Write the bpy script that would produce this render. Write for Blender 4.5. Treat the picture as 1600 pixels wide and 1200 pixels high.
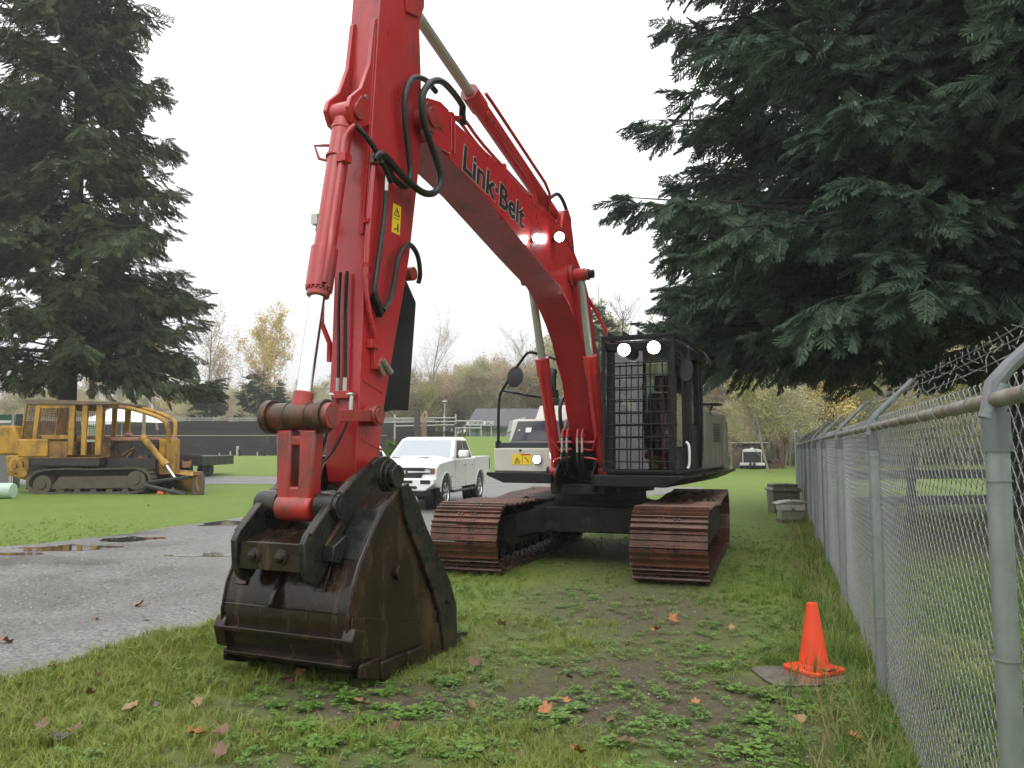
import bpy, bmesh, math, random
import numpy as np
from mathutils import Vector, Matrix, Euler

for o in list(bpy.data.objects): bpy.data.objects.remove(o)
SC = bpy.context.scene
COL = SC.collection
R = math.radians
# ---------------------------------------------------------------- camera, sky, sun, exposure
FPX, HZ, CH = 1250.0, 700.0, 1.62          # focal length in px of the 1600 px photo, horizon row, eye height
TILT = math.atan((HZ-600)/FPX)
cam = bpy.data.cameras.new('camera'); cam.sensor_width = 36; cam.lens = 36*FPX/1600
cam.clip_start = .05; cam.clip_end = 3000
camo = bpy.data.objects.new('camera', cam); COL.objects.link(camo)
camo.location = (0, 0, CH); camo.rotation_euler = (math.pi/2+TILT, 0, 0)
SC.camera = camo
W = bpy.data.worlds.new('World'); SC.world = W; W.use_nodes = True
def build_world():
    nt = W.node_tree; n = nt.nodes; l = nt.links; n.clear()
    out = n.new('ShaderNodeOutputWorld'); bg = n.new('ShaderNodeBackground')
    sky = n.new('ShaderNodeTexSky'); sky.sky_type = 'NISHITA'; sky.sun_disc = False
    sky.sun_elevation = R(50); sky.sun_rotation = R(200); sky.dust_density = 4
    tc = n.new('ShaderNodeTexCoord'); sp = n.new('ShaderNodeSeparateXYZ')
    l.new(tc.outputs['Generated'], sp.inputs[0])
    cl = n.new('ShaderNodeClamp'); l.new(sp.outputs['Z'], cl.inputs[0])
    # standard overcast luminance: (1 + 2 sin(elevation)) / 3 of the zenith
    mr = n.new('ShaderNodeMapRange'); mr.inputs['To Min'].default_value = 6.6; mr.inputs['To Max'].default_value = 24.0
    l.new(cl.outputs[0], mr.inputs[0])
    tint = n.new('ShaderNodeMix'); tint.data_type = 'RGBA'
    tint.inputs['A'].default_value = (.975, .975, 1, 1); tint.inputs['B'].default_value = (1, 1, .99, 1)
    l.new(cl.outputs[0], tint.inputs['Factor'])
    vm = n.new('ShaderNodeVectorMath'); vm.operation = 'SCALE'
    l.new(tint.outputs['Result'], vm.inputs[0]); l.new(mr.outputs[0], vm.inputs['Scale'])
    mx = n.new('ShaderNodeMix'); mx.data_type = 'RGBA'; mx.inputs['Factor'].default_value = .06
    l.new(vm.outputs[0], mx.inputs['A']); l.new(sky.outputs[0], mx.inputs['B'])
    l.new(mx.outputs['Result'], bg.inputs['Color']); bg.inputs['Strength'].default_value = .1
    l.new(bg.outputs[0], out.inputs[0])
build_world()
sun = bpy.data.lights.new('sun', 'SUN'); sun.energy = .6; sun.angle = R(40); sun.color = (1, .98, .95)
suno = bpy.data.objects.new('sun', sun); COL.objects.link(suno)
suno.rotation_euler = (R(40), 0, R(-20))
vs = SC.view_settings
vs.view_transform = 'Standard'; vs.look = 'None'; vs.exposure = .35; vs.gamma = 1; vs.use_curve_mapping = False
cy = SC.cycles
cy.max_bounces = 6; cy.diffuse_bounces = 3; cy.glossy_bounces = 3; cy.transmission_bounces = 3; cy.volume_bounces = 0; cy.transparent_max_bounces = 12
cy.use_adaptive_sampling = True; cy.adaptive_threshold = .025

# ---------------------------------------------------------------- photo pixel -> place
_c, _s = math.cos(TILT), math.sin(TILT)
def ray(px, py):
    x = (px-800)/FPX; u = (600-py)/FPX
    return (x, _c-u*_s, _s+u*_c)
def gnd(px, py, z=0):
    r = ray(px, py); t = (z-CH)/r[2]; return (r[0]*t, r[1]*t)
def at(px, py, Y):
    r = ray(px, py); t = Y/r[1]; return (r[0]*t, Y, CH+r[2]*t)

# ---------------------------------------------------------------- materials
def mat(name, c1, c2=None, scale=4, rough=.5, metal=0, bump=0, bscale=60, c3=None, dirt=.6, dscale=2.5,
        stretch=(1, 1, 1), rvar=.15, coat=0, spec=.5, island=0, sharp=.12, dstretch=None):
    m = bpy.data.materials.new(name); m.use_nodes = True
    nt = m.node_tree; n = nt.nodes; l = nt.links; b = n['Principled BSDF']
    c2 = c2 or tuple(x*.8 for x in c1)
    tc = n.new('ShaderNodeTexCoord'); mp = n.new('ShaderNodeMapping'); mp.inputs['Scale'].default_value = stretch
    l.new(tc.outputs['Object'], mp.inputs[0])
    nz = n.new('ShaderNodeTexNoise'); nz.inputs['Scale'].default_value = scale; nz.inputs['Detail'].default_value = 6
    nz.inputs['Roughness'].default_value = .65
    l.new(mp.outputs[0], nz.inputs['Vector'])
    cr = n.new('ShaderNodeMapRange'); cr.inputs['From Min'].default_value = .3; cr.inputs['From Max'].default_value = .7
    l.new(nz.outputs['Fac'], cr.inputs[0])
    mx = n.new('ShaderNodeMix'); mx.data_type = 'RGBA'
    mx.inputs['A'].default_value = (*c1, 1); mx.inputs['B'].default_value = (*c2, 1)
    l.new(cr.outputs[0], mx.inputs['Factor'])
    col = mx.outputs['Result']
    if island:
        g = n.new('ShaderNodeObjectInfo'); mr = n.new('ShaderNodeMapRange')
        mr.inputs['To Min'].default_value = 1-island; mr.inputs['To Max'].default_value = 1+island
        l.new(g.outputs['Random'], mr.inputs[0])
        v = n.new('ShaderNodeVectorMath'); v.operation = 'SCALE'; l.new(col, v.inputs[0]); l.new(mr.outputs[0], v.inputs['Scale'])
        col = v.outputs[0]
    n2 = n.new('ShaderNodeTexNoise'); n2.inputs['Scale'].default_value = dscale; n2.inputs['Detail'].default_value = 9
    n2.inputs['Roughness'].default_value = .7
    mp2 = n.new('ShaderNodeMapping'); mp2.inputs['Scale'].default_value = dstretch or stretch; mp2.inputs['Location'].default_value = (3.1, 1.7, .6)
    l.new(tc.outputs['Object'], mp2.inputs[0]); l.new(mp2.outputs[0], n2.inputs['Vector'])
    rr = n.new('ShaderNodeMapRange'); rr.inputs['From Min'].default_value = .25; rr.inputs['From Max'].default_value = .75
    rr.inputs['To Min'].default_value = max(.02, rough-rvar); rr.inputs['To Max'].default_value = min(1, rough+rvar)
    l.new(n2.outputs['Fac'], rr.inputs[0]); l.new(rr.outputs[0], b.inputs['Roughness'])
    if c3:
        dr = n.new('ShaderNodeMapRange'); dr.inputs['From Min'].default_value = dirt-sharp; dr.inputs['From Max'].default_value = dirt+sharp
        l.new(n2.outputs['Fac'], dr.inputs[0])
        m3 = n.new('ShaderNodeMix'); m3.data_type = 'RGBA'; l.new(dr.outputs[0], m3.inputs['Factor'])
        l.new(col, m3.inputs['A']); m3.inputs['B'].default_value = (*c3, 1); col = m3.outputs['Result']
    l.new(col, b.inputs['Base Color'])
    b.inputs['Metallic'].default_value = metal; b.inputs['Coat Weight'].default_value = coat
    b.inputs['Coat Roughness'].default_value = .12; b.inputs['Specular IOR Level'].default_value = spec
    if bump:
        n3 = n.new('ShaderNodeTexNoise'); n3.inputs['Scale'].default_value = bscale; n3.inputs['Detail'].default_value = 5
        l.new(tc.outputs['Object'], n3.inputs['Vector'])
        bp = n.new('ShaderNodeBump'); bp.inputs['Strength'].default_value = bump; bp.inputs['Distance'].default_value = .01
        l.new(n3.outputs['Fac'], bp.inputs['Height']); l.new(bp.outputs[0], b.inputs['Normal'])
    return m
def emit(name, c, s):
    m = bpy.data.materials.new(name); m.use_nodes = True; b = m.node_tree.nodes['Principled BSDF']
    b.inputs['Base Color'].default_value = (*c, 1); b.inputs['Emission Color'].default_value = (*c, 1); b.inputs['Emission Strength'].default_value = s
    return m
def glass(name, tint, refl=.12, rough=.02):
    m = bpy.data.materials.new(name); m.use_nodes = True
    nt = m.node_tree; n = nt.nodes; l = nt.links; n.clear()
    o = n.new('ShaderNodeOutputMaterial'); t = n.new('ShaderNodeBsdfTransparent'); g = n.new('ShaderNodeBsdfGlossy')
    t.inputs[0].default_value = (*tint, 1); g.inputs['Roughness'].default_value = rough
    f = n.new('ShaderNodeLayerWeight'); f.inputs['Blend'].default_value = .35
    mr = n.new('ShaderNodeMapRange'); mr.inputs['To Min'].default_value = refl; mr.inputs['To Max'].default_value = 1
    l.new(f.outputs['Fresnel'], mr.inputs[0])
    mx = n.new('ShaderNodeMixShader'); l.new(mr.outputs[0], mx.inputs[0]); l.new(t.outputs[0], mx.inputs[1]); l.new(g.outputs[0], mx.inputs[2])
    l.new(mx.outputs[0], o.inputs[0])
    return m
def leafmat(name, c1, c2, rough=.6, trans=.3, scale=.6):
    """two-tone foliage: tone varies per instance and with a soft noise through the crown; a little light passes through"""
    m = bpy.data.materials.new(name); m.use_nodes = True
    nt = m.node_tree; n = nt.nodes; l = nt.links; b = n['Principled BSDF']
    tc = n.new('ShaderNodeTexCoord'); nz = n.new('ShaderNodeTexNoise'); nz.inputs['Scale'].default_value = scale; nz.inputs['Detail'].default_value = 3
    gm = n.new('ShaderNodeNewGeometry'); l.new(gm.outputs['Position'], nz.inputs['Vector'])
    oi = n.new('ShaderNodeObjectInfo'); ri = n.new('ShaderNodeMath'); ri.operation = 'ADD'
    l.new(oi.outputs['Random'], ri.inputs[0]); l.new(gm.outputs['Random Per Island'], ri.inputs[1])
    ad = n.new('ShaderNodeMath'); ad.operation = 'MULTIPLY_ADD'; ad.inputs[1].default_value = .45; l.new(ri.outputs[0], ad.inputs[0])
    l.new(nz.outputs['Fac'], ad.inputs[2])
    mr = n.new('ShaderNodeMapRange'); mr.inputs['From Min'].default_value = .5; mr.inputs['From Max'].default_value = 1.35
    l.new(ad.outputs[0], mr.inputs[0])
    mx = n.new('ShaderNodeMix'); mx.data_type = 'RGBA'; mx.inputs['A'].default_value = (*c1, 1); mx.inputs['B'].default_value = (*c2, 1)
    l.new(mr.outputs[0], mx.inputs['Factor']); l.new(mx.outputs['Result'], b.inputs['Base Color'])
    b.inputs['Roughness'].default_value = rough; b.inputs['Specular IOR Level'].default_value = .3
    if trans:
        tr = n.new('ShaderNodeBsdfTranslucent'); l.new(mx.outputs['Result'], tr.inputs[0])
        ms = n.new('ShaderNodeMixShader'); ms.inputs[0].default_value = trans
        l.new(b.outputs[0], ms.inputs[1]); l.new(tr.outputs[0], ms.inputs[2])
        l.new(ms.outputs[0], n['Material Output'].inputs[0])
    return m

# ---------------------------------------------------------------- mesh helpers
class MB:
    def __init__(s): s.v = []; s.f = []
    def add(s, vs, fs):
        k = len(s.v); s.v += [tuple(p) for p in vs]; s.f += [tuple(i+k for i in f) for f in fs]; return s
    def box(s, x0, x1, y0, y1, z0, z1, M=None):
        vs = [(x, y, z) for z in (z0, z1) for y in (y0, y1) for x in (x0, x1)]
        if M is not None: vs = [M @ Vector(p) for p in vs]
        return s.add(vs, [(0, 2, 3, 1), (4, 5, 7, 6), (0, 1, 5, 4), (2, 6, 7, 3), (0, 4, 6, 2), (1, 3, 7, 5)])
    def prism(s, poly, a0, a1, axis='y', M=None, taper=None):
        """polygon in the plane square to axis ('y': (x,z), 'x': (y,z), 'z': (x,y)) pushed from a0 to a1"""
        n = len(poly)
        def pt(p, a):
            q = {'y': (p[0], a, p[1]), 'x': (a, p[0], p[1]), 'z': (p[0], p[1], a)}[axis]
            return M @ Vector(q) if M is not None else q
        p2 = taper or poly
        vs = [pt(p, a0) for p in poly]+[pt(p, a1) for p in p2]
        return s.add(vs, [tuple(range(n)), tuple(range(2*n-1, n-1, -1))]+[(i, n+i, n+(i+1) % n, (i+1) % n) for i in range(n)])
    def cyl(s, p0, p1, r0, r1=None, n=16, cap=True):
        r1 = r0 if r1 is None else r1
        p0 = Vector(p0); p1 = Vector(p1); d = (p1-p0).normalized()
        a = d.orthogonal().normalized(); b = d.cross(a)
        vs = [p0+(a*math.cos(t)+b*math.sin(t))*r0 for t in [2*math.pi*i/n for i in range(n)]]
        vs += [p1+(a*math.cos(t)+b*math.sin(t))*r1 for t in [2*math.pi*i/n for i in range(n)]]
        fs = [(i, (i+1) % n, n+(i+1) % n, n+i) for i in range(n)]
        if cap: fs += [tuple(range(n-1, -1, -1)), tuple(range(n, 2*n))]
        return s.add(vs, fs)
    def tube(s, path, r, n=6, cap=True):
        P = [Vector(p) for p in path]; m = len(P)
        rr = r if isinstance(r, (list, tuple)) else [r]*m
        t0 = (P[1]-P[0]).normalized(); a = t0.orthogonal().normalized(); vs = []
        for i in range(m):
            t = (P[min(i+1, m-1)]-P[max(i-1, 0)]).normalized()
            a = (a-t*a.dot(t)).normalized(); b = t.cross(a)
            vs += [P[i]+(a*math.cos(2*math.pi*k/n)+b*math.sin(2*math.pi*k/n))*rr[i] for k in range(n)]
        fs = [(i*n+k, i*n+(k+1) % n, (i+1)*n+(k+1) % n, (i+1)*n+k) for i in range(m-1) for k in range(n)]
        if cap: fs += [tuple(range(n-1, -1, -1)), tuple(range((m-1)*n, m*n))]
        return s.add(vs, fs)
    def lathe(s, prof, M, n=20):
        """profile (r, h) turned about the local z axis of M"""
        m = len(prof); vs = []
        for r, h in prof: vs += [M @ Vector((r*math.cos(2*math.pi*k/n), r*math.sin(2*math.pi*k/n), h)) for k in range(n)]
        fs = [(i*n+k, i*n+(k+1) % n, (i+1)*n+(k+1) % n, (i+1)*n+k) for i in range(m-1) for k in range(n)]
        fs += [tuple(range(n-1, -1, -1)), tuple(range((m-1)*n, m*n))]
        return s.add(vs, fs)
    def mesh(s, name, m, smooth=35):
        me = bpy.data.meshes.new(name); me.from_pydata(s.v, [], s.f)
        bm = bmesh.new(); bm.from_mesh(me); bmesh.ops.recalc_face_normals(bm, faces=bm.faces); bm.to_mesh(me); bm.free()
        me.materials.append(m)
        if smooth:
            me.polygons.foreach_set('use_smooth', [True]*len(me.polygons)); me.set_sharp_from_angle(angle=R(smooth))
        return me
    def build(s, name, m, parent=None, bevel=0, smooth=35, label=None):
        o = bpy.data.objects.new(name, s.mesh(name, m, smooth)); COL.objects.link(o); o.parent = parent
        if bevel:
            b = o.modifiers.new('bevel', 'BEVEL'); b.width = bevel; b.segments = 2; b.limit_method = 'ANGLE'; b.angle_limit = R(40)
            b.harden_normals = False
        if label: o['label'] = label
        return o
def tag(o, label=None, cat=None, group=None, kind=None):
    if label: o['label'] = label
    if cat: o['category'] = cat
    if group: o['group'] = group
    if kind: o['kind'] = kind
    return o
def empty(name, loc=(0, 0, 0), rz=0, label=None, cat=None, group=None):
    o = bpy.data.objects.new(name, None); COL.objects.link(o); o.location = loc; o.rotation_euler = (0, 0, rz)
    o.empty_display_size = .2
    return tag(o, label, cat, group)
def copy_tree(o, parent=None):
    c = o.copy(); COL.objects.link(c); c.parent = parent
    for ch in list(o.children): copy_tree(ch, c)
    return c
def text_mesh(name, body, size, m, extrude=.002, offset=0, align='LEFT'):
    cu = bpy.data.curves.new(name, 'FONT'); cu.body = body; cu.size = size; cu.extrude = extrude; cu.offset = offset; cu.align_x = align
    cu.resolution_u = 3
    t = bpy.data.objects.new(name, cu); COL.objects.link(t)
    dg = bpy.context.evaluated_depsgraph_get(); me = bpy.data.meshes.new_from_object(t.evaluated_get(dg))
    bpy.data.objects.remove(t); bpy.data.curves.remove(cu)
    me.name = name; me.materials.clear(); me.materials.append(m); return me
def text_part(name, body, size, m, parent, M, extrude=.002, offset=0, align='LEFT'):
    o = bpy.data.objects.new(name, text_mesh(name, body, size, m, extrude, offset, align)); COL.objects.link(o); o.parent = parent
    o.matrix_local = M; return o
def smooth_path(P, k=6):
    P = [Vector(p) for p in P]; out = []
    for i in range(len(P)-1):
        a, b, c, d = P[max(i-1, 0)], P[i], P[i+1], P[min(i+2, len(P)-1)]
        for j in range(k):
            t = j/k
            out.append(.5*((2*b)+(c-a)*t+(2*a-5*b+4*c-d)*t*t+(3*b-a-3*c+d)*t**3))
    return out+[P[-1]]
def arc(cx, cz, r, a0, a1, n): return [(cx+r*math.cos(R(a0+(a1-a0)*i/n)), cz+r*math.sin(R(a0+(a1-a0)*i/n))) for i in range(n+1)]
TEMPL = []
def scatter(name, P, rot, scl, var, templates, parent=None):
    """points with turn, size and kind; each carries a copy of one template mesh (geometry nodes)"""
    me = bpy.data.meshes.new(name); n = len(P)
    me.vertices.add(n); me.vertices.foreach_set('co', np.asarray(P, 'f').ravel())
    a = me.attributes.new('rot', 'FLOAT_VECTOR', 'POINT'); a.data.foreach_set('vector', np.asarray(rot, 'f').ravel())
    a = me.attributes.new('scl', 'FLOAT', 'POINT'); a.data.foreach_set('value', np.asarray(scl, 'f').ravel())
    a = me.attributes.new('var', 'INT', 'POINT'); a.data.foreach_set('value', np.asarray(var, 'i').ravel())
    for t in templates: me.materials.append(t.materials[0])
    o = bpy.data.objects.new(name, me); COL.objects.link(o); o.parent = parent
    ng = bpy.data.node_groups.new(name+'_scatter', 'GeometryNodeTree')
    ng.interface.new_socket('Geometry', in_out='INPUT', socket_type='NodeSocketGeometry')
    ng.interface.new_socket('Geometry', in_out='OUTPUT', socket_type='NodeSocketGeometry')
    N = ng.nodes; Lk = ng.links
    gi = N.new('NodeGroupInput'); go = N.new('NodeGroupOutput'); jn = N.new('GeometryNodeJoinGeometry')
    def attr(nm, ty):
        x = N.new('GeometryNodeInputNamedAttribute'); x.data_type = ty; x.inputs['Name'].default_value = nm; return x.outputs['Attribute']
    ra, sa, va = attr('rot', 'FLOAT_VECTOR'), attr('scl', 'FLOAT'), attr('var', 'INT')
    er = N.new('FunctionNodeEulerToRotation'); Lk.new(ra, er.inputs[0])
    for k, t in enumerate(templates):
        to = bpy.data.objects.new(t.name+'_piece', t); TEMPL.append(to)
        oi = N.new('GeometryNodeObjectInfo'); oi.inputs['Object'].default_value = to
        cm = N.new('FunctionNodeCompare'); cm.data_type = 'INT'; cm.operation = 'EQUAL'
        ii = [q for q in cm.inputs if q.type == 'INT']; Lk.new(va, ii[0]); ii[1].default_value = k
        ip = N.new('GeometryNodeInstanceOnPoints')
        Lk.new(gi.outputs[0], ip.inputs['Points']); Lk.new(cm.outputs[0], ip.inputs['Selection'])
        Lk.new(oi.outputs['Geometry'], ip.inputs['Instance']); Lk.new(er.outputs[0], ip.inputs['Rotation']); Lk.new(sa, ip.inputs['Scale'])
        Lk.new(ip.outputs[0], jn.inputs[0])
    Lk.new(jn.outputs[0], go.inputs[0])
    md = o.modifiers.new('scatter', 'NODES'); md.node_group = ng
    return o
def vnoise(x, y, seed=0):
    """smooth value noise in [0,1] for numpy arrays"""
    xi = np.floor(x).astype(int); yi = np.floor(y).astype(int); fx = x-xi; fy = y-yi
    fx = fx*fx*(3-2*fx); fy = fy*fy*(3-2*fy)
    def h(i, j):
        k = np.sin(i*127.1+j*311.7+seed*74.7)*43758.5453; return k-np.floor(k)
    return (h(xi, yi)*(1-fx)+h(xi+1, yi)*fx)*(1-fy)+(h(xi, yi+1)*(1-fx)+h(xi+1, yi+1)*fx)*fy
def fbm(x, y, s=0): return (vnoise(x, y, s)+.5*vnoise(2*x+7, 2*y+3, s+1)+.25*vnoise(4*x+1, 4*y+9, s+2))/1.75
def sstep(a, b, x):
    t = np.clip((x-a)/(b-a), 0, 1); return t*t*(3-2*t)

# ---------------------------------------------------------------- ground, road, puddles
def gz(x, y):
    x = np.asarray(x, float); y = np.asarray(y, float)
    left = .9*sstep(44, 72, y)*sstep(6, -10, x)
    mound = 2.6*sstep(44, 69, y)*np.exp(-(np.maximum(np.abs(x-1.5)-6, 0)/4)**2)
    back = 3.5*sstep(80, 150, y)
    return np.maximum(left, mound)+back
NEAR = [gnd(*p) for p in [(-900, 1290), (-400, 1165), (0, 1062), (180, 1012), (360, 965), (520, 930), (690, 888), (760, 842), (850, 800), (960, 781), (1060, 770), (1100, 765)]]
FAR = [gnd(*p) for p in [(1100, 762), (960, 757), (800, 744), (700, 748), (600, 760), (500, 782), (370, 810), (180, 836), (0, 856), (-400, 905), (-900, 960)]]
def dens(poly, step=.35, amp=.09, seed=1):
    rnd = random.Random(seed); out = []
    for i in range(len(poly)):
        a, b = Vector(poly[i]), Vector(poly[(i+1) % len(poly)]); k = min(60, max(1, int((b-a).length/step)))
        for j in range(k):
            p = a+(b-a)*j/k; out.append((p.x+rnd.uniform(-amp, amp), p.y+rnd.uniform(-amp, amp)))
    return out
ROAD = dens(NEAR+FAR)
def inpoly(x, y, poly):
    x = np.asarray(x, float); y = np.asarray(y, float); c = np.zeros(x.shape, bool); n = len(poly)
    for i in range(n):
        (x0, y0), (x1, y1) = poly[i], poly[(i+1) % n]
        if y0 == y1: continue
        c ^= ((y0 > y) != (y1 > y)) & (x < (x1-x0)*(y-y0)/(y1-y0)+x0)
    return c
def mudmask(x, y):
    """bare wet soil: a worn lane from the near ground up to the tracks, and patches"""
    cx = 1.0+.06*(y-5)
    m = np.exp(-((x-cx)/1.2)**2)*sstep(3.2, 6, y)*sstep(10.8, 8.5, y)*.85
    m += .6*np.exp(-(((x-1.0)/.7)**2+((y-4.2)/1.1)**2))
    m += .8*np.exp(-(((x+1.1)/.9)**2+((y-4.0)/.5)**2))
    m += .5*np.exp(-(((x-.2)/.5)**2+((y-3.6)/.3)**2))
    m += .9*np.exp(-(((x+.9)/1.1)**2+((y-5.3)/.4)**2))
    m += .5*np.exp(-(((x-1.5)/2.0)**2+((y-12)/1.8)**2))
    m += 1.1*np.exp(-(((x-9.8)/3.4)**2+((y-13.5)/3.6)**2))
    return np.clip(m+(fbm(x*2.0, y*2.0, 3)-.48)*1.5*np.minimum(1, m*2.5), 0, 1)
def ground_mat():
    m = bpy.data.materials.new('ground'); m.use_nodes = True
    nt = m.node_tree; n = nt.nodes; l = nt.links; b = n['Principled BSDF']
    tc = n.new('ShaderNodeTexCoord')
    def noise(s, d=6, r=.6):
        x = n.new('ShaderNodeTexNoise'); x.inputs['Scale'].default_value = s; x.inputs['Detail'].default_value = d; x.inputs['Roughness'].default_value = r
        l.new(tc.outputs['Object'], x.inputs['Vector']); return x.outputs['Fac']
    def ramp(fac, stops):
        c = n.new('ShaderNodeValToRGB'); l.new(fac, c.inputs[0]); e = c.color_ramp.elements
        e[0].position, e[0].color = stops[0][0], (*stops[0][1], 1); e[1].position, e[1].color = stops[-1][0], (*stops[-1][1], 1)
        for p, q in stops[1:-1]: x = e.new(p); x.color = (*q, 1)
        return c.outputs[0]
    def mix(f, a, b_):
        x = n.new('ShaderNodeMix'); x.data_type = 'RGBA'; l.new(f, x.inputs['Factor']); l.new(a, x.inputs['A']); l.new(b_, x.inputs['B']); return x.outputs['Result']
    g1 = ramp(noise(.35, 5), [(.3, (.095, .165, .018)), (.5, (.13, .205, .024)), (.7, (.20, .235, .04))])
    g2 = ramp(noise(3.2, 10, .82), [(.34, (.035, .065, .01)), (.5, (.12, .19, .022)), (.6, (.17, .225, .035)), (.70, (.21, .20, .06))])
    f = n.new('ShaderNodeValue'); f.outputs[0].default_value = .6
    g3 = ramp(noise(110, 6, .8), [(.36, (.02, .035, .008)), (.5, (.10, .155, .02)), (.66, (.24, .27, .08))])
    f3 = n.new('ShaderNodeValue'); f3.outputs[0].default_value = .4
    grass = mix(f3.outputs[0], mix(f.outputs[0], g1, g2), g3)
    fl = n.new('ShaderNodeMapRange'); fl.inputs['From Min'].default_value = .69; fl.inputs['From Max'].default_value = .74; l.new(noise(6.5, 4, .6), fl.inputs[0])
    lit = ramp(noise(30, 2), [(.3, (.10, .06, .02)), (.7, (.24, .17, .07))])
    grass = mix(fl.outputs[0], grass, lit)
    soil = ramp(noise(16, 11, .8), [(.3, (.05, .042, .026)), (.55, (.10, .084, .053)), (.75, (.16, .14, .092))])
    at_ = n.new('ShaderNodeAttribute'); at_.attribute_name = 'mud'
    l.new(mix(at_.outputs['Fac'], grass, soil), b.inputs['Base Color'])
    b.inputs['Roughness'].default_value = .8; b.inputs['Specular IOR Level'].default_value = .25
    bp = n.new('ShaderNodeBump'); bp.inputs['Strength'].default_value = .9; bp.inputs['Distance'].default_value = .04
    l.new(noise(22, 8, .7), bp.inputs['Height']); l.new(bp.outputs[0], b.inputs['Normal'])
    return m
def road_mat():
    m = bpy.data.materials.new('gravel'); m.use_nodes = True
    nt = m.node_tree; n = nt.nodes; l = nt.links; b = n['Principled BSDF']
    tc = n.new('ShaderNodeTexCoord')
    v = n.new('ShaderNodeTexVoronoi'); v.inputs['Scale'].default_value = 46; l.new(tc.outputs['Object'], v.inputs['Vector'])
    cr = n.new('ShaderNodeValToRGB'); e = cr.color_ramp.elements
    sep = n.new('ShaderNodeSeparateColor'); l.new(v.outputs['Color'], sep.inputs[0]); l.new(sep.outputs[0], cr.inputs[0])
    e[0].position, e[0].color = .1, (.075, .074, .07, 1); e[1].position, e[1].color = .9, (.205, .202, .19, 1)
    nz = n.new('ShaderNodeTexNoise'); nz.inputs['Scale'].default_value = .5; nz.inputs['Detail'].default_value = 7; l.new(tc.outputs['Object'], nz.inputs['Vector'])
    c2 = n.new('ShaderNodeValToRGB'); l.new(nz.outputs['Fac'], c2.inputs[0]); q = c2.color_ramp.elements
    q[0].position, q[0].color = .36, (.52, .50, .46, 1); q[1].position, q[1].color = .6, (1, 1, 1, 1)
    mx = n.new('ShaderNodeMix'); mx.data_type = 'RGBA'; mx.blend_type = 'MULTIPLY'; mx.inputs['Factor'].default_value = 1
    l.new(cr.outputs[0], mx.inputs['A']); l.new(c2.outputs[0], mx.inputs['B']); l.new(mx.outputs['Result'], b.inputs['Base Color'])
    rr = n.new('ShaderNodeMapRange'); rr.inputs['From Min'].default_value = .35; rr.inputs['From Max'].default_value = .6
    rr.inputs['To Min'].default_value = .32; rr.inputs['To Max'].default_value = .7; l.new(nz.outputs['Fac'], rr.inputs[0]); l.new(rr.outputs[0], b.inputs['Roughness'])
    bp = n.new('ShaderNodeBump'); bp.inputs['Strength'].default_value = .5; bp.inputs['Distance'].default_value = .01
    l.new(v.outputs['Distance'], bp.inputs['Height']); l.new(bp.outputs[0], b.inputs['Normal'])
    return m
def water_mat():
    m = mat('puddle_water', (.02, .018, .014), (.03, .026, .02), 3, .04, rvar=.02); return m
def build_ground():
    def axis(lo, hi, c, fine, n):
        t = np.linspace(-1, 1, n); k = 4.2
        s = np.sinh(k*t)/np.sinh(k); return np.where(s < 0, c+s*(c-lo), c+s*(hi-c))
    xs = axis(-500, 500, 0, 0, 170); ys = axis(-80, 900, 6, 0, 190)
    X, Y = np.meshgrid(xs, ys); Z = gz(X, Y)
    nx, ny = len(xs), len(ys)
    V = np.stack([X, Y, Z], -1).reshape(-1, 3)
    F = [(j*nx+i, j*nx+i+1, (j+1)*nx+i+1, (j+1)*nx+i) for j in range(ny-1) for i in range(nx-1)]
    me = bpy.data.meshes.new('ground'); me.from_pydata(V.tolist(), [], F)
    a = me.attributes.new('mud', 'FLOAT', 'POINT'); a.data.foreach_set('value', mudmask(X, Y).ravel().astype('f'))
    me.materials.append(ground_mat()); me.polygons.foreach_set('use_smooth', [True]*len(F))
    o = bpy.data.objects.new('ground', me); COL.objects.link(o); tag(o, kind='structure')
    def sheet(name, poly, z, m, kind='structure'):
        bm = bmesh.new(); vs = [bm.verts.new((x, y, z)) for x, y in poly]; bm.faces.new(vs)
        bmesh.ops.triangulate(bm, faces=bm.faces); bmesh.ops.recalc_face_normals(bm, faces=bm.faces)
        for f in bm.faces:
            if f.normal.z < 0: f.normal_flip()
        me = bpy.data.meshes.new(name); bm.to_mesh(me); bm.free(); me.materials.append(m)
        o = bpy.data.objects.new(name, me); COL.objects.link(o); tag(o, kind=kind); return o
    rm = road_mat()
    sheet('gravel_road', ROAD, .005, rm)
    strip = [gnd(*p) for p in [(-500, 757), (200, 757), (440, 757), (640, 755), (640, 744), (440, 743), (200, 743), (-500, 743)]]
    sheet('gravel_path', dens(strip, 1.2, .12, 4), .010, rm)
    wm = water_mat()
    def blob(px, py, rx, ry, seed):
        c = gnd(px, py); rnd = random.Random(seed); k = 40; ph = [rnd.uniform(0, 6.3) for _ in range(4)]
        return [(c[0]+rx*math.cos(t)*(1+.22*math.sin(2*t+ph[0])+.16*math.sin(5*t+ph[1])+.08*math.sin(9*t+ph[2])),
                 c[1]+ry*math.sin(t)*(1+.2*math.sin(3*t+ph[3])+.15*math.sin(4*t+ph[1]))) for t in [2*math.pi*i/k for i in range(k)]]
    sheet('puddle', blob(108, 857, .62, .42, 1), .010, wm)
    sheet('puddle', blob(205, 843, .48, .4, 2), .010, wm)
    sheet('puddle', blob(318, 868, .42, .22, 3), .010, wm)
    sheet('puddle', blob(20, 866, .5, .16, 5), .010, wm)
    sheet('puddle', blob(352, 818, .5, .6, 6), .010, wm)
build_ground()
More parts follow.
